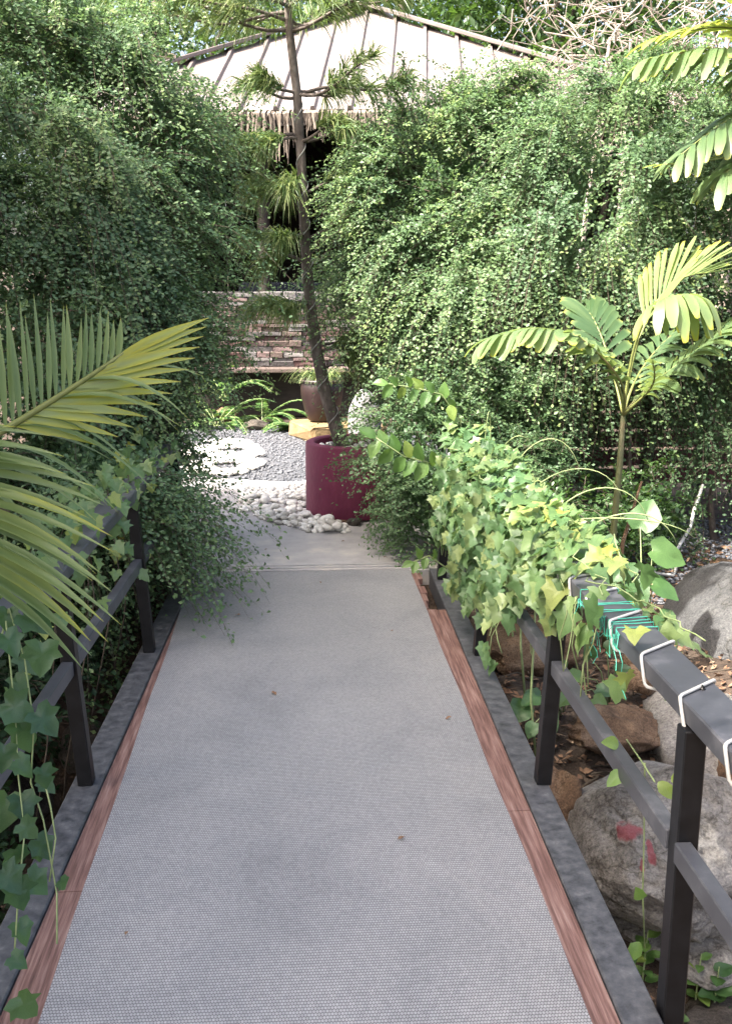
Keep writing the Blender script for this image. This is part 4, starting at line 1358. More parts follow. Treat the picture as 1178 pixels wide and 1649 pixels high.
# lower frond: broad fan of folded leaflets, sunlight put into lighter tones
P5 = ((-1.48, 2.55, 0.82), (-1.25, 2.50, 1.46), (-0.88, 2.44, 1.44), at_y(-45, 930, 2.34))
fl = frond_left(P5, 0, 0, 0)
for k in range(20):
    q = k / 19
    b = bez(*P5, 0.66 + 0.335 * q)
    d = Vector((1.0 - 0.25 * q, -0.10 + random.uniform(-0.08, 0.08), 0.26 - 0.74 * q + random.uniform(-0.03, 0.03)))
    leaflet('leaflet', b, d, Vector((0.20 + random.uniform(-.12, .12), -0.50, 0.85)), 0.43 - 0.14 * abs(q - 0.5) + random.uniform(-0.06, 0.05), 0.029 + random.uniform(-.006, .007), 0.25 + 0.14 * q + random.uniform(-0.06, 0.08), MATS['palm_leaf'], fl, random.choice((0.50, 0.62, 0.72, 0.80)) + random.uniform(-0.08, 0.08), curl=0.34, base_w=0.5)
for k in range(14):
    q = k / 13
    b = bez(*P5, 0.35 + 0.6 * q)
    d = Vector((-0.7, -0.25, 0.3 - 0.8 * q))
    leaflet('leaflet', b, d, Vector((-0.3, -0.4, 0.85)), 0.42, 0.032, 0.5, MATS['palm_leaf'], fl, 0.4, curl=0.25)

# --- fan of broad blunt leaflets: fishtail-like young palms on the right
def broad_frond(root, pts, n, L0, W, tone, side=(1, -1), t0=0.35, up=(0, 0, 1), dr=0.35, rad=0.007, stretch=1.0, spread=0.75):
    ts = np.linspace(0, 1, 16)
    fr = MB().tube([bez(*pts, t) for t in ts], [rad * (1 - 0.7 * t) + 0.0012 for t in ts], 6).build('frond', MATS['palm_stem'], root, smooth=True)
    for k in range(n):
        t = t0 + (1 - t0) * (k / (n - 1)) * 0.985
        b = bez(*pts, t)
        tan = (bez(*pts, min(1, t + 0.02)) - bez(*pts, t - 0.02)).normalized()
        sd = tan.cross(Vector(up)).normalized()
        nn = sd.cross(tan).normalized()
        q = (t - t0) / (1 - t0)
        for s in side:
            f = spread + 0.9 * q
            d = sd * s + tan * f + nn * 0.15 + Vector((random.uniform(-.07, .07), random.uniform(-.07, .07), random.uniform(-.07, .07)))
            L = L0 * (0.72 + 0.5 * math.sin(math.pi * min(1, q * 0.85 + 0.12))) * random.uniform(0.92, 1.08)
            leaflet('leaflet', b, d, nn, L, W * random.uniform(0.85, 1.15), dr * random.uniform(0.7, 1.3), MATS['palm_leaf'], fr, tone + random.uniform(-0.12, 0.12), seg=6, base_w=0.3, blunt=0.45, curl=0.14)
    return fr


AB = Vector((1.60, 4.90, gh(1.6, 4.9)))
ar = empty('slender_palm', AB, 'slender young palm with broad toothed leaflets behind the vine covered rail', 'palm')
top = Vector((1.64, 4.95, 1.0))
MB().tube([AB - Vector((0, 0, 0.04)), (1.605, 4.9, 0.35), (1.63, 4.93, 0.75), top], [0.022, 0.017, 0.016, 0.012], 9).build('stem', MATS['palm_trunk'], ar, smooth=True)
MB().tube([AB + Vector((0.03, 0.01, -0.02)), (1.67, 4.93, 0.35), (1.76, 4.96, 0.66)], [0.013, 0.011, 0.006], 7).build('dry_sheath', MATS['brown_rock'], ar, smooth=True)
g = lambda u, v, y: at_y(u, v, y)
broad_frond(ar, (top, (1.60, 4.85, 1.25), (1.30, 4.65, 1.55), g(790, 545, 4.6)), 18, 0.20, 0.062, 0.45, dr=0.9)
broad_frond(ar, (top, (1.66, 4.95, 1.42), g(1040, 462, 4.8), g(1122, 478, 4.75)), 9, 0.22, 0.058, 0.60, t0=0.62, dr=1.5, side=(1, -1), spread=0.15)
broad_frond(ar, (top, (1.68, 5.0, 1.4), (1.8, 5.05, 1.7), g(1135, 440, 5.1)), 14, 0.28, 0.034, 0.66, t0=0.45, dr=-0.15, side=(-1, 1), spread=1.3)
broad_frond(ar, (top, (1.75, 5.0, 1.15), (1.95, 5.0, 1.25), g(1200, 500, 5.0)), 15, 0.24, 0.065, 0.28, dr=0.8, t0=0.3)
broad_frond(ar, (top, (1.70, 4.85, 1.12), (1.75, 4.75, 1.15), g(1050, 585, 4.6)), 7, 0.10, 0.045, 0.45, dr=0.8, t0=0.4)
broad_frond(ar, (top, (1.62, 5.1, 1.25), (1.58, 5.25, 1.45), g(945, 500, 5.35)), 9, 0.2, 0.05, 0.10, dr=0.2, t0=0.4)
broad_frond(ar, (top, (1.72, 5.1, 1.15), (1.85, 5.3, 1.25), g(1080, 540, 5.4)), 9, 0.2, 0.05, 0.12, dr=0.6, t0=0.35)
broad_frond(ar, (top, (1.60, 4.8, 1.15), (1.55, 4.65, 1.22), g(930, 540, 4.55)), 6, 0.12, 0.045, 0.35, dr=0.7, t0=0.5)

TB = Vector((3.0, 6.05, gh(3.0, 6.05)))
tp = empty('tall_palm', TB, 'taller palm with yellow green fronds beside the broad shrub', 'palm')
tt_ = Vector((2.72, 5.95, 2.55))
MB().tube([TB - Vector((0, 0, 0.05)), (2.95, 6.05, 1.2), tt_], [0.045, 0.038, 0.028], 9).build('stem', MATS['palm_stem'], tp, smooth=True)
broad_frond(tp, (tt_, (2.70, 5.9, 2.95), (2.6, 5.8, 3.12), g(1065, 60, 5.7)), 14, 0.26, 0.055, 0.95, dr=0.4, t0=0.35, spread=1.0)
broad_frond(tp, (tt_, (2.75, 5.9, 3.0), (2.72, 5.8, 3.2), g(1150, -20, 5.6)), 14, 0.30, 0.06, 0.93, dr=0.3, t0=0.35, spread=1.0)
broad_frond(tp, (tt_, (2.60, 5.8, 2.85), (2.45, 5.7, 2.95), g(1045, 95, 5.6)), 20, 0.28, 0.06, 0.38, dr=1.1, t0=0.2)
broad_frond(tp, (tt_, (2.62, 5.8, 2.6), (2.5, 5.7, 2.65), g(1095, 250, 5.5)), 14, 0.24, 0.06, 0.2, dr=1.0, t0=0.25)
broad_frond(tp, (tt_, (2.72, 5.8, 2.5), (2.68, 5.7, 2.45), g(1165, 280, 5.5)), 14, 0.28, 0.06, 0.3, dr=0.9, t0=0.3)
broad_frond(tp, (tt_, (2.60, 5.8, 2.4), (2.45, 5.6, 2.3), g(1070, 265, 5.5)), 7, 0.16, 0.03, 0.9, dr=0.2, t0=0.5, side=(1,))
broad_frond(tp, (tt_, (2.8, 6.0, 3.1), (3.0, 6.1, 3.4), (3.4, 6.2, 3.5)), 10, 0.3, 0.05, 0.6, dr=0.4, t0=0.3)

# ------------------------------------------------------------------ pine in the planter
pn = empty('potted_pine', (PC.x, PC.y, 0.42), 'thin leaning pine with whorled branches growing in the maroon planter', 'tree')
TR = [Vector((0.375, 7.26, 0.38)), Vector((0.30, 7.30, 0.58)), Vector((0.20, 7.33, 0.92)), Vector((0.145, 7.35, 1.22)), Vector((0.105, 7.35, 1.55)), Vector((0.078, 7.35, 1.98)), Vector((0.062, 7.35, 2.45)), Vector((0.037, 7.35, 2.92)), Vector((-0.010, 7.35, 3.33)), Vector((-0.03, 7.36, 3.8)), Vector((-0.03, 7.36, 4.4))]
MB().tube(TR, [0.064, 0.052, 0.046, 0.042, 0.038, 0.035, 0.032, 0.030, 0.027, 0.022, 0.012], 12).build('trunk', MATS['bark'], pn, smooth=True)


def trunk_at(z):
    for a, b in zip(TR[:-1], TR[1:]):
        if a.z <= z <= b.z:
            return a.lerp(b, (z - a.z) / (b.z - a.z))
    return TR[-1]


rg = random.Random(23)
nP, nD, nL = [], [], []
# (height on the trunk, direction degrees: 0 = right, 90 = away, length, rise)
BR = [(3.36, 180, 1.15, 0.12), (3.36, 195, 0.95, 0.28), (3.38, 165, 0.9, 0.02), (3.36, 5, 0.85, 0.25), (3.34, -20, 0.9, 0.30), (3.40, 60, 0.8, 0.2), (3.40, 120, 0.8, 0.2), (3.42, 240, 0.85, 0.1), (3.42, 290, 0.8, 0.12), (3.62, 185, 0.9, 0.0), (3.62, 10, 0.8, 0.0), (3.62, 320, 0.7, 0.05), (3.62, 230, 0.7, 0.05),
      (2.90, 0, 0.75, 0.12), (2.90, -35, 0.6, 0.22), (2.88, 185, 0.35, 0.10), (2.90, 215, 0.3, 0.2), (2.90, 45, 0.6, 0.2),
      (2.62, 190, 0.45, -0.16), (2.60, 215, 0.3, -0.2), (2.62, 10, 0.45, 0.05), (2.62, -40, 0.4, 0.1),
      (2.28, 185, 0.36, 0.02), (2.26, 215, 0.42, -0.10), (2.28, 350, 0.35, 0.1), (2.28, 250, 0.32, -0.03),
      (1.95, 190, 0.40, -0.02), (1.95, 240, 0.35, -0.06), (1.97, 350, 0.32, 0.03), (1.80, 200, 0.32, -0.06),
      (1.48, 185, 0.46, -0.10), (1.50, 215, 0.36, -0.08), (1.48, 240, 0.34, -0.12), (1.22, 355, 0.35, -0.06), (1.18, 330, 0.32, -0.14), (1.05, 5, 0.30, -0.02)]
for (h, az, L, rise) in BR:
    p0 = trunk_at(h)
    a = R(az)
    dh = Vector((math.cos(a), math.sin(a) * 0.9, 0))
    ts = np.linspace(0, 1, 9)
    cur = [p0 + dh * (L * t) + Vector((0, 0, rise * L * (1.8 * t * t - 0.5 * t) + 0.05 * L * math.sin(6 * t + az))) + Vector((0, 0, 0.03 * math.sin(3.1 * t))) for t in ts]
    br = MB().tube(cur, [0.011 * (1 - 0.75 * t) + 0.002 for t in ts], 6).build('branch', MATS['bark'], pn, smooth=True)
    tufts = ([(0.28, 0.2), (0.9, 0.9)] if L > 0.65 else []) + [(0.45, 0.25), (0.62, 0.5), (0.8, 0.8), (1.0, 1.0)]
    for (t, w) in tufts:
        i = min(7, int(t * 8))
        c = cur[i].lerp(cur[i + 1], t * 8 - i)
        tan = (cur[i + 1] - cur[i]).normalized()
        offs = [Vector((0, 0, 0))] if t == 1.0 else [tan.cross(Vector((0, 0, 1))) * s * rg.uniform(0.05, 0.14) * L + tan * 0.05 for s in (-1, 1)]
        for of in offs:
            if of.length > 0.01:
                e = c + of + Vector((0, 0, 0.02))
                MBt = MB().tube([c, c.lerp(e, 0.5) + Vector((0, 0, 0.008)), e], [0.004, 0.003, 0.002], 4)
                MBt.build('twig', MATS['bark'], br)
            else:
                e = c
            dirn = (tan * 0.8 + of.normalized() * 0.6 if of.length > 0.01 else tan)
            for k in range(34):
                nP.append(e - dirn * rg.uniform(-0.01, 0.05))
                dd = dirn * 0.75 + Vector((rg.gauss(0, 1), rg.gauss(0, 1), rg.gauss(0.1, 1))).normalized() * 0.75
                nD.append(dd.normalized()); nL.append(rg.uniform(0.10, 0.21))
nP = np.array([tuple(p) for p in nP]); nD = np.array([tuple(p) for p in nD]); nL = np.array(nL)
# needles: two straight pieces that droop a little
q = len(nP)
S_ = nrm(np.cross(nD, RG.standard_normal((q, 3)))) * 0.0034
mid = nP + nD * (nL * 0.55)[:, None]
tip = nP + nD * nL[:, None] + np.array([0, 0, -1]) * (nL * 0.42)[:, None]
V = np.stack([nP - S_, nP + S_, mid - S_, mid + S_, tip], 1).reshape(-1, 3)
b = (np.arange(q) * 5)[:, None]
F = np.concatenate([b + np.array([[0, 1, 3]]), b + np.array([[0, 3, 2]]), b + np.array([[2, 3, 4]])], 1).reshape(-1, 3)
tag(link('needles', fast_mesh('needles', V, F, MATS['needle'], np.repeat(RG.random(q), 5)), pn), kind='stuff')
# light cord spiralling up the trunk
pts = []
for k in range(420):
    z = 0.50 + k * 0.0058
    c = trunk_at(z)
    r_ = 0.054 - 0.0092 * (z - 0.5)
    a = k * 0.14
    pts.append(c + Vector((r_ * math.cos(a), r_ * math.sin(a), 0)))
tag(MB().tube(pts, 0.0035, 5).build('trunk_cord', MATS['cord'], smooth=True), 'thin pale cord spiralling up the pine trunk', 'cord')

# ------------------------------------------------------------------ lobed and oval leaves as pieces
LOBED = [(0, 0), (0.17, -0.14), (0.47, -0.08), (0.41, 0.15), (0.62, 0.36), (0.37, 0.46), (0.24, 0.70), (0, 1.0)]
OVAL = [(0, 0), (0.16, 0.10), (0.27, 0.28), (0.31, 0.48), (0.25, 0.70), (0.12, 0.88), (0, 1.0)]
HEART = [(0, 0), (0.2, -0.12), (0.40, -0.02), (0.48, 0.2), (0.44, 0.45), (0.28, 0.72), (0.10, 0.92), (0, 1.0)]


def piece_leaf(name, half, mat, seed, cup=0.25, wave=0.06):
    r = random.Random(seed)
    k = [r.uniform(0.86, 1.14) for _ in half]
    right = [(x * k[i] * 1.0, y) for i, (x, y) in enumerate(half)]
    left = [(-x * r.uniform(0.88, 1.1), y) for i, (x, y) in enumerate(half)][-2:0:-1]
    out = right + left
    c = (0.0, 0.32)
    vs, fs = [], []
    def zz(x, y):
        return cup * abs(x) * 0.8 - 0.22 * y * y + wave * math.sin(9 * x + seed) * math.sin(8 * y + 2 * seed)
    n = len(out)
    vs.append((c[0], c[1], zz(*c)))
    for s in (0.5, 1.0):
        for (x, y) in out:
            X, Y = c[0] + (x - c[0]) * s, c[1] + (y - c[1]) * s
            vs.append((X, Y, zz(X, Y)))
    for i in range(n):
        j = (i + 1) % n
        fs.append((0, 1 + i, 1 + j))
        fs.append((1 + i, 1 + n + i, 1 + n + j, 1 + j))
    me = bpy.data.meshes.new(name)
    me.from_pydata(vs, [], fs)
    me.materials.append(mat)
    me.polygons.foreach_set('use_smooth', [True] * len(me.polygons))
    me.update()
    return me


VL = [piece_leaf('leaf', LOBED, MATS['vine_leaf'], s, 0.35, 0.09) for s in range(7)]
IL = [piece_leaf('leaf', LOBED, MATS['ivy_dark_leaf'], s + 20, 0.42, 0.10) for s in range(5)]
WL = [piece_leaf('leaf', HEART, MATS['weed_leaf'], s + 40) for s in range(4)]
OL = [piece_leaf('leaf', OVAL, MATS['bright_leaf'], s + 60, 0.35, 0.03) for s in range(4)]


def orient(d, nn):
    y = Vector(d).normalized()
    x = y.cross(Vector(nn)).normalized()
    z = x.cross(y)
    return Matrix((x, y, z)).transposed().to_4x4()


def put_leaf(meshes, p, d, nn, s, parent, rng):
    o = link('leaf', meshes[rng.randrange(len(meshes))], parent)
    m = Matrix.Translation(Vector(p)) @ orient(d, nn) @ Matrix.Diagonal((s, s, s, 1))
    o.matrix_basis = m
    return o


# --- vine over the right handrail
rg = random.Random(31)
rv = empty('handrail_vine', (0.95, 4.9, gh(0.95, 4.9)), 'dense lobed leaf vine heaped over the right handrail', 'vine')


def vine_spot():
    while True:
        y = rg.uniform(2.30, 5.25)
        dens = 0.04 if y < 2.95 else (0.40 if y < 3.2 else (0.8 if y < 3.6 else 1.0))
        if rg.random() > dens:
            continue
        k = rg.random()
        puff = (0.04 + 0.075 * float(sstep(3.0, 4.2, y))) * (1 + 0.35 * math.sin(y * 7.5) + 0.2 * math.sin(y * 17))
        if k < 0.42:
            x = rg.uniform(0.80, 1.02)
            z = ZR + 0.065 + puff * rg.random() * math.cos((x - 0.9) * 6)
            return Vector((x, y, z)), Vector((rg.gauss(-0.25, 0.4), rg.gauss(-0.25, 0.4), 1.0)), Vector((rg.gauss(-0.5, 0.5), rg.gauss(-0.5, 0.6), -0.15))
        if k < 0.86:
            zlo = 0.64 if y < 3.0 else (0.58 if y < 3.45 else (0.44 if y < 3.8 else 0.27 + 0.12 * math.sin(y * 9) + 0.10 * math.sin(y * 23 + 1)))
            z = rg.uniform(zlo, ZR + 0.07)
            x = 0.82 - puff * 0.6 * rg.random() - 0.03 * math.sin(math.pi * (z / 0.8)) + 0.04 * (rg.random())
            return Vector((x, y, z)), Vector((-0.8 + rg.gauss(0, 0.3), -0.5 + rg.gauss(0, 0.35), 0.55 + rg.gauss(0, 0.3))), Vector((rg.gauss(-0.35, 0.3), rg.gauss(-0.3, 0.4), -0.9))
        z = rg.uniform(0.42, ZR + 0.05)
        return Vector((1.0 + rg.uniform(0, 0.1), y, z)), Vector((0.7 + rg.gauss(0, 0.3), rg.gauss(-0.3, 0.3), 0.6)), Vector((0.4, rg.gauss(-0.2, 0.4), -0.9))


spots = [vine_spot() for _ in range(1450)]
spots.sort(key=lambda s: (s[0] - Vector((0, 0, CAM_H))).length - 0.8 * (0.95 - s[0].x) - 1.2 * s[0].z)
for (p, nn, d) in spots[:255]:
    put_leaf(VL, p + Vector((rg.gauss(0, .015), 0, rg.uniform(-0.01, 0.035))), d, nn, rg.choice((0.045, 0.055, 0.065, 0.075, 0.088)) * rg.uniform(0.9, 1.1), rv, rg)
bp_, bd_, bn_ = [], [], []
mb = MB()
for (p, nn, d) in spots[255:]:
    me = VL[rg.randrange(7)]
    m = Matrix.Translation(p) @ orient(d, nn) @ Matrix.Scale(rg.uniform(0.045, 0.075), 4)
    mb.add([m @ v.co for v in me.vertices], [tuple(f.vertices) for f in me.polygons])
o = mb.build('leaf_mass', MATS['vine_leaf_mass'], rv, smooth=True)
a = o.data.attributes.new('tone', 'FLOAT', 'POINT')
nv = len(VL[0].vertices)
a.data.foreach_set('value', np.repeat(RG.random(len(o.data.vertices) // nv + 1), nv)[:len(o.data.vertices)].astype(np.float32))
tag(o, kind='stuff')
mb = MB()
for k in range(70):          # stems
    y = rg.uniform(2.5, 5.2)
    if rg.random() < 0.5:
        p = Vector((rg.uniform(0.82, 1.0), y, ZR + 0.075))
        pts = [p]
        a_ = rg.choice((-1, 1))
        for j in range(6):
            p = p + Vector((rg.uniform(-0.04, 0.04), a_ * rg.uniform(0.03, 0.09), rg.uniform(-0.006, 0.02)))
            pts.append(p)
    else:
        p = Vector((0.81, y, ZR + 0.04))
        pts = [p]
        zend = 0.56 if y < 3.6 else 0.28
        while p.z > zend and len(pts) < 12:
            p = p + Vector((rg.uniform(-0.025, 0.02), rg.uniform(-0.04, 0.04), -rg.uniform(0.04, 0.09)))
            pts.append(p)
    mb.tube(pts, 0.0022, 5)
tag(mb.build('stems', MATS['stem'], rv, smooth=True), kind='stuff')
for k, (y, dx, up_) in enumerate(((4.9, 0.18, 0.12), (4.55, 0.3, 0.16), (4.1, 0.35, 0.10), (3.7, 0.32, 0.10), (3.5, 0.42, 0.02), (3.35, 0.3, 0.08), (5.1, -0.05, 0.22))):   # tendrils arching off the heap
    p0 = Vector((1.0, y, ZR + 0.1))
    pts = [bez(p0, p0 + Vector((dx * 0.3, -0.05, up_ * 1.2)), p0 + Vector((dx * 0.8, -0.1, up_ * 1.3)), p0 + Vector((dx, -0.08, up_ * 0.2 - 0.06)), t) for t in np.linspace(0, 1, 12)]
    MB().tube(pts, [0.0035 * (1 - 0.6 * t) for t in np.linspace(0, 1, 12)], 5).build('tendril', MATS['stem'], rv, smooth=True)
for k in range(26):          # pale young leaves along the outer edge of the rail
    y = 2.32 + 0.62 * rg.random() ** 0.8
    put_leaf(VL, (0.95 + rg.uniform(-0.02, 0.07), y, ZR + rg.uniform(-0.06, 0.07)), (rg.gauss(0.4, 0.4), rg.gauss(-0.3, 0.4), rg.gauss(-0.3, 0.4)), (rg.gauss(0.0, 0.4), -0.6, 0.8), rg.uniform(0.04, 0.062), rv, rg)
# the vine's roots: stems down to the bank
for k in range(4):
    p = Vector((1.0 + 0.03 * k, 3.9 + 0.35 * k, 0))
    p.z = gh(p.x, p.y) - 0.02
    MB().tube([p, p + Vector((-0.03, 0.02, 0.3)), Vector((0.98, p.y + 0.03, ZR))], [0.006, 0.005, 0.004], 6).build('stem', MATS['stem'], rv, smooth=True)
# hanging shoots by the near post
sh = MB().tube([(0.87, 2.30, 0.46), (0.885, 2.33, 0.36), (0.90, 2.35, 0.22), (0.91, 2.36, 0.05), (0.93, 2.37, -0.13)], 0.0022, 5).build('shoot', MATS['stem'], rv, smooth=True)
sh2 = MB().tube([(0.86, 2.20, 0.46), (0.868, 2.32, 0.455), (0.868, 2.44, 0.458)], 0.0022, 5).build('shoot', MATS['stem'], rv, smooth=True)
for (p, d, s) in (((0.84, 2.42, 0.455), (-0.5, -0.3, 0.25), 0.06), ((0.83, 2.34, 0.42), (-0.6, -0.2, -0.4), 0.06), ((0.875, 2.22, 0.45), (0.4, -0.4, -0.3), 0.06), ((0.90, 2.20, 0.46), (0.6, -0.2, 0.4), 0.055),
                  ((0.91, 2.36, 0.03), (-0.3, -0.3, 0.5), 0.055), ((0.90, 2.33, -0.08), (-0.5, -0.3, -0.6), 0.06)):
    put_leaf(OL, p, d, (-0.4, -0.7, 0.6), s, rv, rg)

# --- vine on the left railing
lv = empty('railing_vine', (-0.95, 4.2, gh(-0.95, 4.2)), 'yellow green vine climbing the left railing behind the palm', 'vine')
for k in range(220):
    y = rg.uniform(2.9, 5.5)
    z = rg.uniform(0.40, 0.90) if rg.random() < 0.45 else rg.uniform(0.70, 0.88)
    x = xl(y) - 0.06 + rg.uniform(-0.14, 0.07)
    put_leaf(VL, (x, y, z), (rg.gauss(0.3, 0.4), rg.gauss(-0.3, 0.4), -0.8), (0.6 + rg.gauss(0, 0.3), -0.6 + rg.gauss(0, 0.3), 0.6), rg.uniform(0.04, 0.062), lv, rg)
for k in range(5):
    y = 3.3 + 0.45 * k
    x = xl(y) - 0.10
    MB().tube([(x - 0.25, y + 0.1, gh(x - 0.25, y + 0.1) - 0.02), (x - 0.16, y + 0.12, -0.3), (x - 0.05, y - 0.04, 0.1), (x - 0.02 + 0.04 * math.sin(k), y + 0.06, 0.45), (x, y, 0.80)], [0.004, 0.0035, 0.003, 0.0025, 0.002], 5).build('stem', MATS['twig'], lv, smooth=True)

# --- dark ivy hanging at the near left
iv = empty('trailing_ivy', (-0.95, 2.2, gh(-0.95, 2.2)), 'dark green lobed ivy trailing down past the near left railing', 'vine')
ivy = []
for (u, v, y, s) in ((40, 1010, 2.35, .10), (70, 1055, 2.3, .10), (35, 1075, 2.4, .09), (60, 1165, 2.3, .09), (30, 1180, 2.3, .1), (25, 1245, 2.25, .08), (68, 1255, 2.25, .07), (35, 1300, 2.25, .09), (70, 1275, 2.3, .05),
                     (35, 1345, 2.2, .08), (60, 1370, 2.25, .075), (25, 1385, 2.2, .07), (62, 1385, 2.25, .04), (98, 1435, 2.22, .045), (25, 1440, 2.1, .09), (45, 1430, 2.15, .08), (30, 1505, 2.1, .06), (20, 1560, 2.05, .06), (30, 1625, 2.0, .09), (10, 1150, 2.3, .1), (15, 1300, 2.25, .1), (5, 1420, 2.1, .1), (10, 1220, 2.2, .09), (25, 1110, 2.35, .07), (10, 1040, 2.3, .09), (15, 1000, 2.4, .08)):
    p = at_y(u, v, y)
    ivy.append(p)
    put_leaf(IL, p + Vector((0, 0, 0.03)), (rg.gauss(0.5, 0.4), rg.gauss(-0.2, 0.2), -0.7), (0.25 + rg.gauss(0, 0.2), -0.6, 0.7 + rg.gauss(0, 0.2)), s * rg.uniform(0.7, 0.95), iv, rg)
for chain in (((15, 980, 2.4), (40, 1060, 2.35), (55, 1170, 2.3), (50, 1260, 2.28), (70, 1320, 2.25), (85, 1400, 2.22), (92, 1440, 2.2), (92, 1520, 2.1)), ((10, 1000, 2.35), (25, 1150, 2.3), (30, 1250, 2.25), (40, 1340, 2.2), (30, 1440, 2.1), (22, 1560, 2.05)), ((70, 1250, 2.26), (82, 1300, 2.24), (90, 1350, 2.22), (80, 1420, 2.18))):
    MB().tube([at_y(*c) for c in chain], 0.0022, 5).build('stem', MATS['stem'], iv, smooth=True)
MB().tube([(-0.95, 2.2, gh(-0.95, 2.2) - 0.03), (-0.92, 2.3, -0.2), (-0.86, 2.38, 0.4), at_y(15, 980, 2.4)], [0.006, 0.005, 0.004, 0.003], 6).build('stem', MATS['stem'], iv, smooth=True)


# --- weeds and seedlings
def weed(name, base, leaves, label, meshes, stem_r=0.005):
    base = Vector(base)
    root = empty(name, base, label, 'plant')
    for (u, v, y, s, d) in leaves:
        p = at_y(u, v, y)
        st = [base + Vector((0, 0, -0.02)), base.lerp(p, 0.5) + Vector((0, 0, 0.05)), p]
        MB().tube(st, [stem_r, stem_r * 0.7, stem_r * 0.4], 5).build('stem', MATS['stem'], root, smooth=True)
        put_leaf(meshes, p, d, (rg.gauss(-0.1, 0.2), -0.55, 0.85), s, root, rg)
    return root


weed('broadleaf_weed', (1.66, 4.5, gh(1.66, 4.5)), [(1010, 905, 4.45, .15, (-.5, -.4, -.3)), (1030, 850, 4.5, .16, (.3, .2, .6)), (1050, 885, 4.45, .17, (.8, -.2, -.25)), (1020, 935, 4.4, .13, (.2, -.5, -.5)), (1050, 940, 4.4, .14, (.7, -.3, -.3)), (990, 880, 4.5, .12, (-.8, .1, .1)), (1060, 990, 4.35, .12, (.5, -.4, -.5))],
     'large dark green broad leaved weed beside the slender palm', WL, 0.006)
weed('heart_leaf_seedling', (1.18, 4.15, gh(1.18, 4.15)), [(870, 1120, 4.0, .10, (-.7, -.3, -.1)), (845, 1135, 4.0, .11, (-.6, -.5, -.4)), (880, 1150, 3.95, .09, (.2, -.6, -.5)), (905, 1080, 4.1, .08, (-.3, 0, .5)), (860, 1165, 3.9, .07, (-.4, -.4, -.6))],
     'bright heart leaved seedling behind the railing post', WL, 0.004)
weed('leafy_seedling', (1.42, 4.25, gh(1.42, 4.25)), [(950, 1060, 4.1, .08, (-.2, -.2, .6)), (975, 1045, 4.1, .08, (.5, -.2, .3)), (960, 1110, 4.05, .08, (.6, -.4, 0)), (935, 1090, 4.1, .08, (-.7, -.2, .2)), (990, 1080, 4.1, .07, (.7, -.2, .3)), (920, 1120, 4.0, .08, (-.6, -.3, -.2)), (955, 1125, 4.0, .07, (.4, -.5, -.1))],
     'upright leafy seedling under the vine shoots', WL, 0.004)
for k in range(9):
    x, y = 1.22 + rg.uniform(-0.2, 0.4), 2.78 + rg.uniform(-0.2, 0.3)
    b = Vector((x, y, gh(x, y)))
    root = empty('ditch_weed', b, 'small dark leafy weed growing low in the ditch', 'plant', 'small weeds in the ditch')
    MB().tube([b - Vector((0, 0, 0.02)), b + Vector((0.01, 0, 0.24))], [0.004, 0.002], 5).build('stem', MATS['stem'], root)
    for j in range(9):
        a_ = j * 2.4
        put_leaf(OL if k % 3 == 0 else WL, b + Vector((0.01, 0, 0.04 + 0.022 * j)), (math.cos(a_), math.sin(a_), 0.3), (0, -0.2, 1), rg.uniform(0.05, 0.08), root, rg)


def sprig(name, chain, n, size, label, base):
    pts = [Vector(p) for p in chain]
    root = empty(name, base, label, 'plant')
    b = Vector(base)
    MB().tube([b - Vector((0, 0, 0.02)), b.lerp(pts[0], 0.5), pts[0]] + pts[1:], [0.006, 0.005] + [0.004] * len(pts), 6).build('stem', MATS['stem'], root, smooth=True)
    m = len(pts) - 1
    for k in range(n):
        t = (k + 0.5) / n * m
        i = min(m - 1, int(t))
        p = pts[i].lerp(pts[i + 1], t - i)
        tan = (pts[i + 1] - pts[i]).normalized()
        s = 1 if k % 2 else -1
        d = tan * 0.5 + Vector((0, 0, s * 0.8)) + Vector((rg.gauss(0, .2), rg.gauss(-0.25, .2), rg.gauss(0, .2)))
        put_leaf(OL, p, d, (rg.gauss(0, .3), -0.8, 0.5), size * rg.uniform(0.8, 1.15), root, rg)
    put_leaf(OL, pts[-1], pts[-1] - pts[-2], (0, -0.7, 0.7), size, root, rg)


yq = 5.62
sprig('oval_leaf_sprig', [at_y(735, 775, 5.7), at_y(690, 745, yq), at_y(650, 735, yq), at_y(605, 705, yq)], 13, 0.115, 'arching sprig of bright oval leaves in front of the low shrub', (1.0, 5.85, gh(1.0, 5.85)))
sprig('pale_leaf_sprig', [at_y(740, 675, 5.75), at_y(710, 635, 5.7), at_y(670, 625, 5.7), at_y(625, 618, 5.7)], 13, 0.09, 'yellow green sprig of oval leaves above the low shrub', (1.12, 5.85, gh(1.12, 5.85)))
sprig('kerb_sprig', [(0.93, 5.25, 0.02), (0.86, 5.1, 0.12), at_y(690, 895, 5.05), at_y(665, 905, 5.0)], 9, 0.07, 'small oval leaved sprig at the far kerb end under the vine', (0.95, 5.35, gh(0.95, 5.35)))

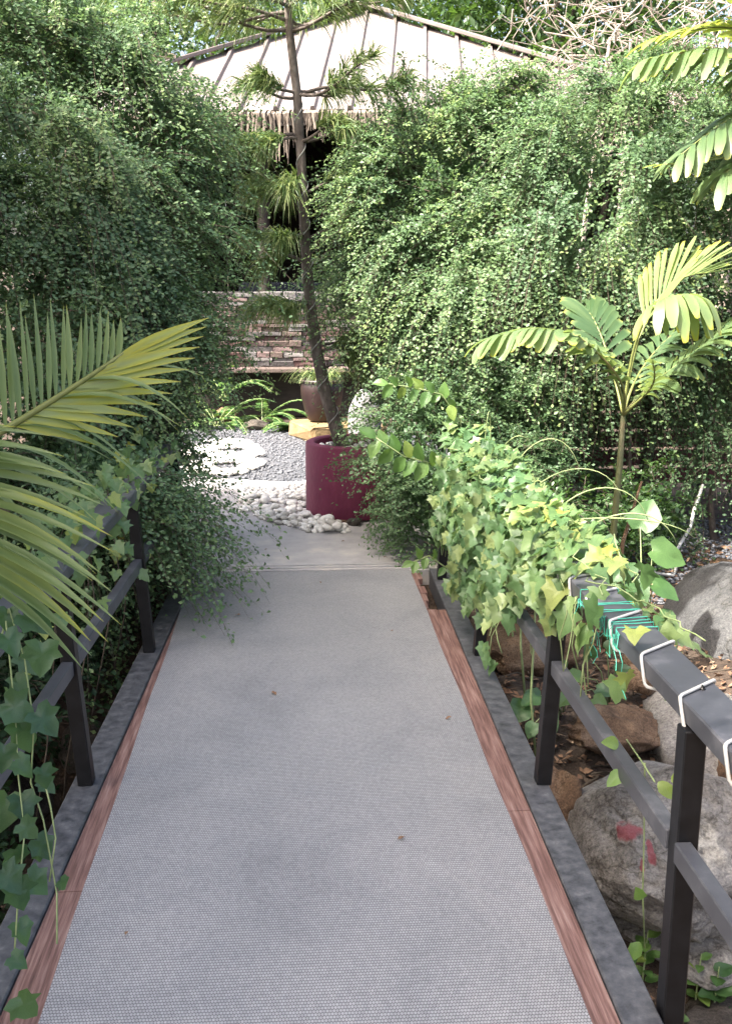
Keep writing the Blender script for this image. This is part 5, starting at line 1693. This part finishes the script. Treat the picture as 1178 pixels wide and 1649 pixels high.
# --- ferny plants below the slate wall
def ferny(name, base, n, L, label, seed):
    rng = np.random.default_rng(seed)
    base = Vector(base)
    root = empty(name, base, label, 'plant')
    P, D, N, ln = [], [], [], []
    for k in range(n):
        a = rng.uniform(0, 6.28)
        l_ = L * rng.uniform(0.6, 1.1)
        d = np.array([math.cos(a), math.sin(a), 0.0])
        e = rng.uniform(0.5, 1.3)
        cur = [np.array(base) + d * l_ * t + np.array([0, 0, 1]) * l_ * (e * t - 0.85 * t * t) for t in np.linspace(0, 1, 8)]
        MB().tube(cur, [0.005 * (1 - 0.8 * t) + 0.001 for t in np.linspace(0, 1, 8)], 4).build('stalk', MATS['stem'], root)
        for j in range(26):
            t = 0.22 + 0.78 * j / 25
            i = min(6, int(t * 7)); p = cur[i] + (cur[i + 1] - cur[i]) * (t * 7 - i)
            tan = nrm(cur[i + 1] - cur[i])
            sd = nrm(np.cross(tan, [0, 0, 1]))
            for s in (-1, 1):
                P.append(p); D.append(sd * s + tan * 0.5 + np.array([0, 0, -0.15])); N.append(np.array([0, 0, 1]) + rng.standard_normal(3) * 0.25)
                ln.append(0.11 * (1.1 - 0.7 * t) * rng.uniform(0.8, 1.2))
    P, D, N, ln = (np.array(q_) for q_ in (P, D, N, ln))
    tag(link('leaflets', leaf_cloud('leaflets', P, D, N, ln, ln * 0.42, rng.random(len(P)), MATS['fern_leaf']), root), kind='stuff')


ferny('feathery_plant', (-0.42, 12.3, -0.02), 16, 0.75, 'feathery green plant growing at the foot of the slate wall', 71)
ferny('feathery_plant', (-0.95, 12.0, -0.02), 18, 0.85, 'feathery plant beside the left end of the slate wall', 72)
ferny('feathery_plant', (0.02, 11.55, -0.02), 9, 0.42, 'small feathery plant between grey stone and ochre block', 73)
ferny('feathery_plant', (-0.9, 12.5, 0.25), 12, 0.9, 'tall feathery plant against the slate wall behind the left shrub', 74)

# --- grassy plant in the brown pot
gp = empty('potted_grass', BP + Vector((0, 0, 0.38)), 'drooping grassy plant growing in the brown pot', 'plant')
P, D = [], []
mbg = MB()
for k in range(170):
    a = rg.uniform(0, 6.28)
    l_ = rg.uniform(0.25, 0.55)
    b = BP + Vector((0.10 * math.cos(a) * rg.random(), 0.1 * math.sin(a) * rg.random(), 0.385))
    d = Vector((math.cos(a), math.sin(a), 0))
    s = Vector((-math.sin(a), math.cos(a), 0)) * 0.004
    pts = [b + d * (l_ * 0.75 * t) + Vector((0, 0, l_ * (1.35 * t - 1.25 * t * t))) for t in (0, 0.3, 0.6, 0.85, 1)]
    vs = []
    for i, p in enumerate(pts):
        w = 1 - 0.2 * i
        vs += [p - s * w, p + s * w]
    mbg.add(vs, [(2 * i, 2 * i + 1, 2 * i + 3, 2 * i + 2) for i in range(4)])
o = mbg.build('grass_blades', MATS['needle'], gp)
at_ = o.data.attributes.new('tone', 'FLOAT', 'POINT')
at_.data.foreach_set('value', np.repeat(RG.random(170), 10).astype(np.float32))
tag(o, kind='stuff')

# --- pale hose on the right bank
pts = [at_y(1116, 825, 5.95), at_y(1110, 850, 5.9), at_y(1098, 870, 5.85), at_y(1089, 885, 5.8), at_y(1088, 905, 5.78)]
e = pts[-1].copy(); e.z = gh(e.x, e.y) + 0.008
pts = [pts[0] + Vector((0.15, 0.25, 0.12))] + pts + [e, e + Vector((-0.05, -0.1, 0)), e + Vector((-0.3, 0.05, gh(e.x - 0.3, e.y + 0.05) - gh(e.x, e.y)))]
tag(MB().tube(pts, 0.011, 8).build('pale_hose', MATS['cord'], smooth=True), 'pale garden hose coming down to the bank gravel', 'hose')

# --- a few fallen leaves and specks on the mat and path
for k, (x, y) in enumerate(((-0.46, 2.33), (0.31, 2.75), (-0.12, 3.9), (0.44, 4.6), (-0.30, 4.9), (0.12, 5.45), (0.52, 5.95), (0.30, 6.35), (-0.2, 6.2), (0.66, 6.05), (-0.45, 5.2), (0.58, 3.6))):
    me = piece_leaf('fallen_leaf', OVAL, MATS['litter'], 90 + k, 0.5, 0.12)
    o = link('fallen_leaf', me)
    o.location = (x, y, 0.010)
    o.rotation_euler = (0, 0, k * 1.9)
    sz = 0.016 + 0.012 * ((k * 7) % 5) / 4
    o.scale = (sz, sz * 1.2, sz)
    tag(o, 'small dry brown leaf fallen on the path beyond the mat' if y > 5.7 else 'small dry brown leaf fallen on the grey woven mat', 'leaf', 'dry leaves fallen on the path' if y > 5.7 else 'dry leaves fallen on the mat')
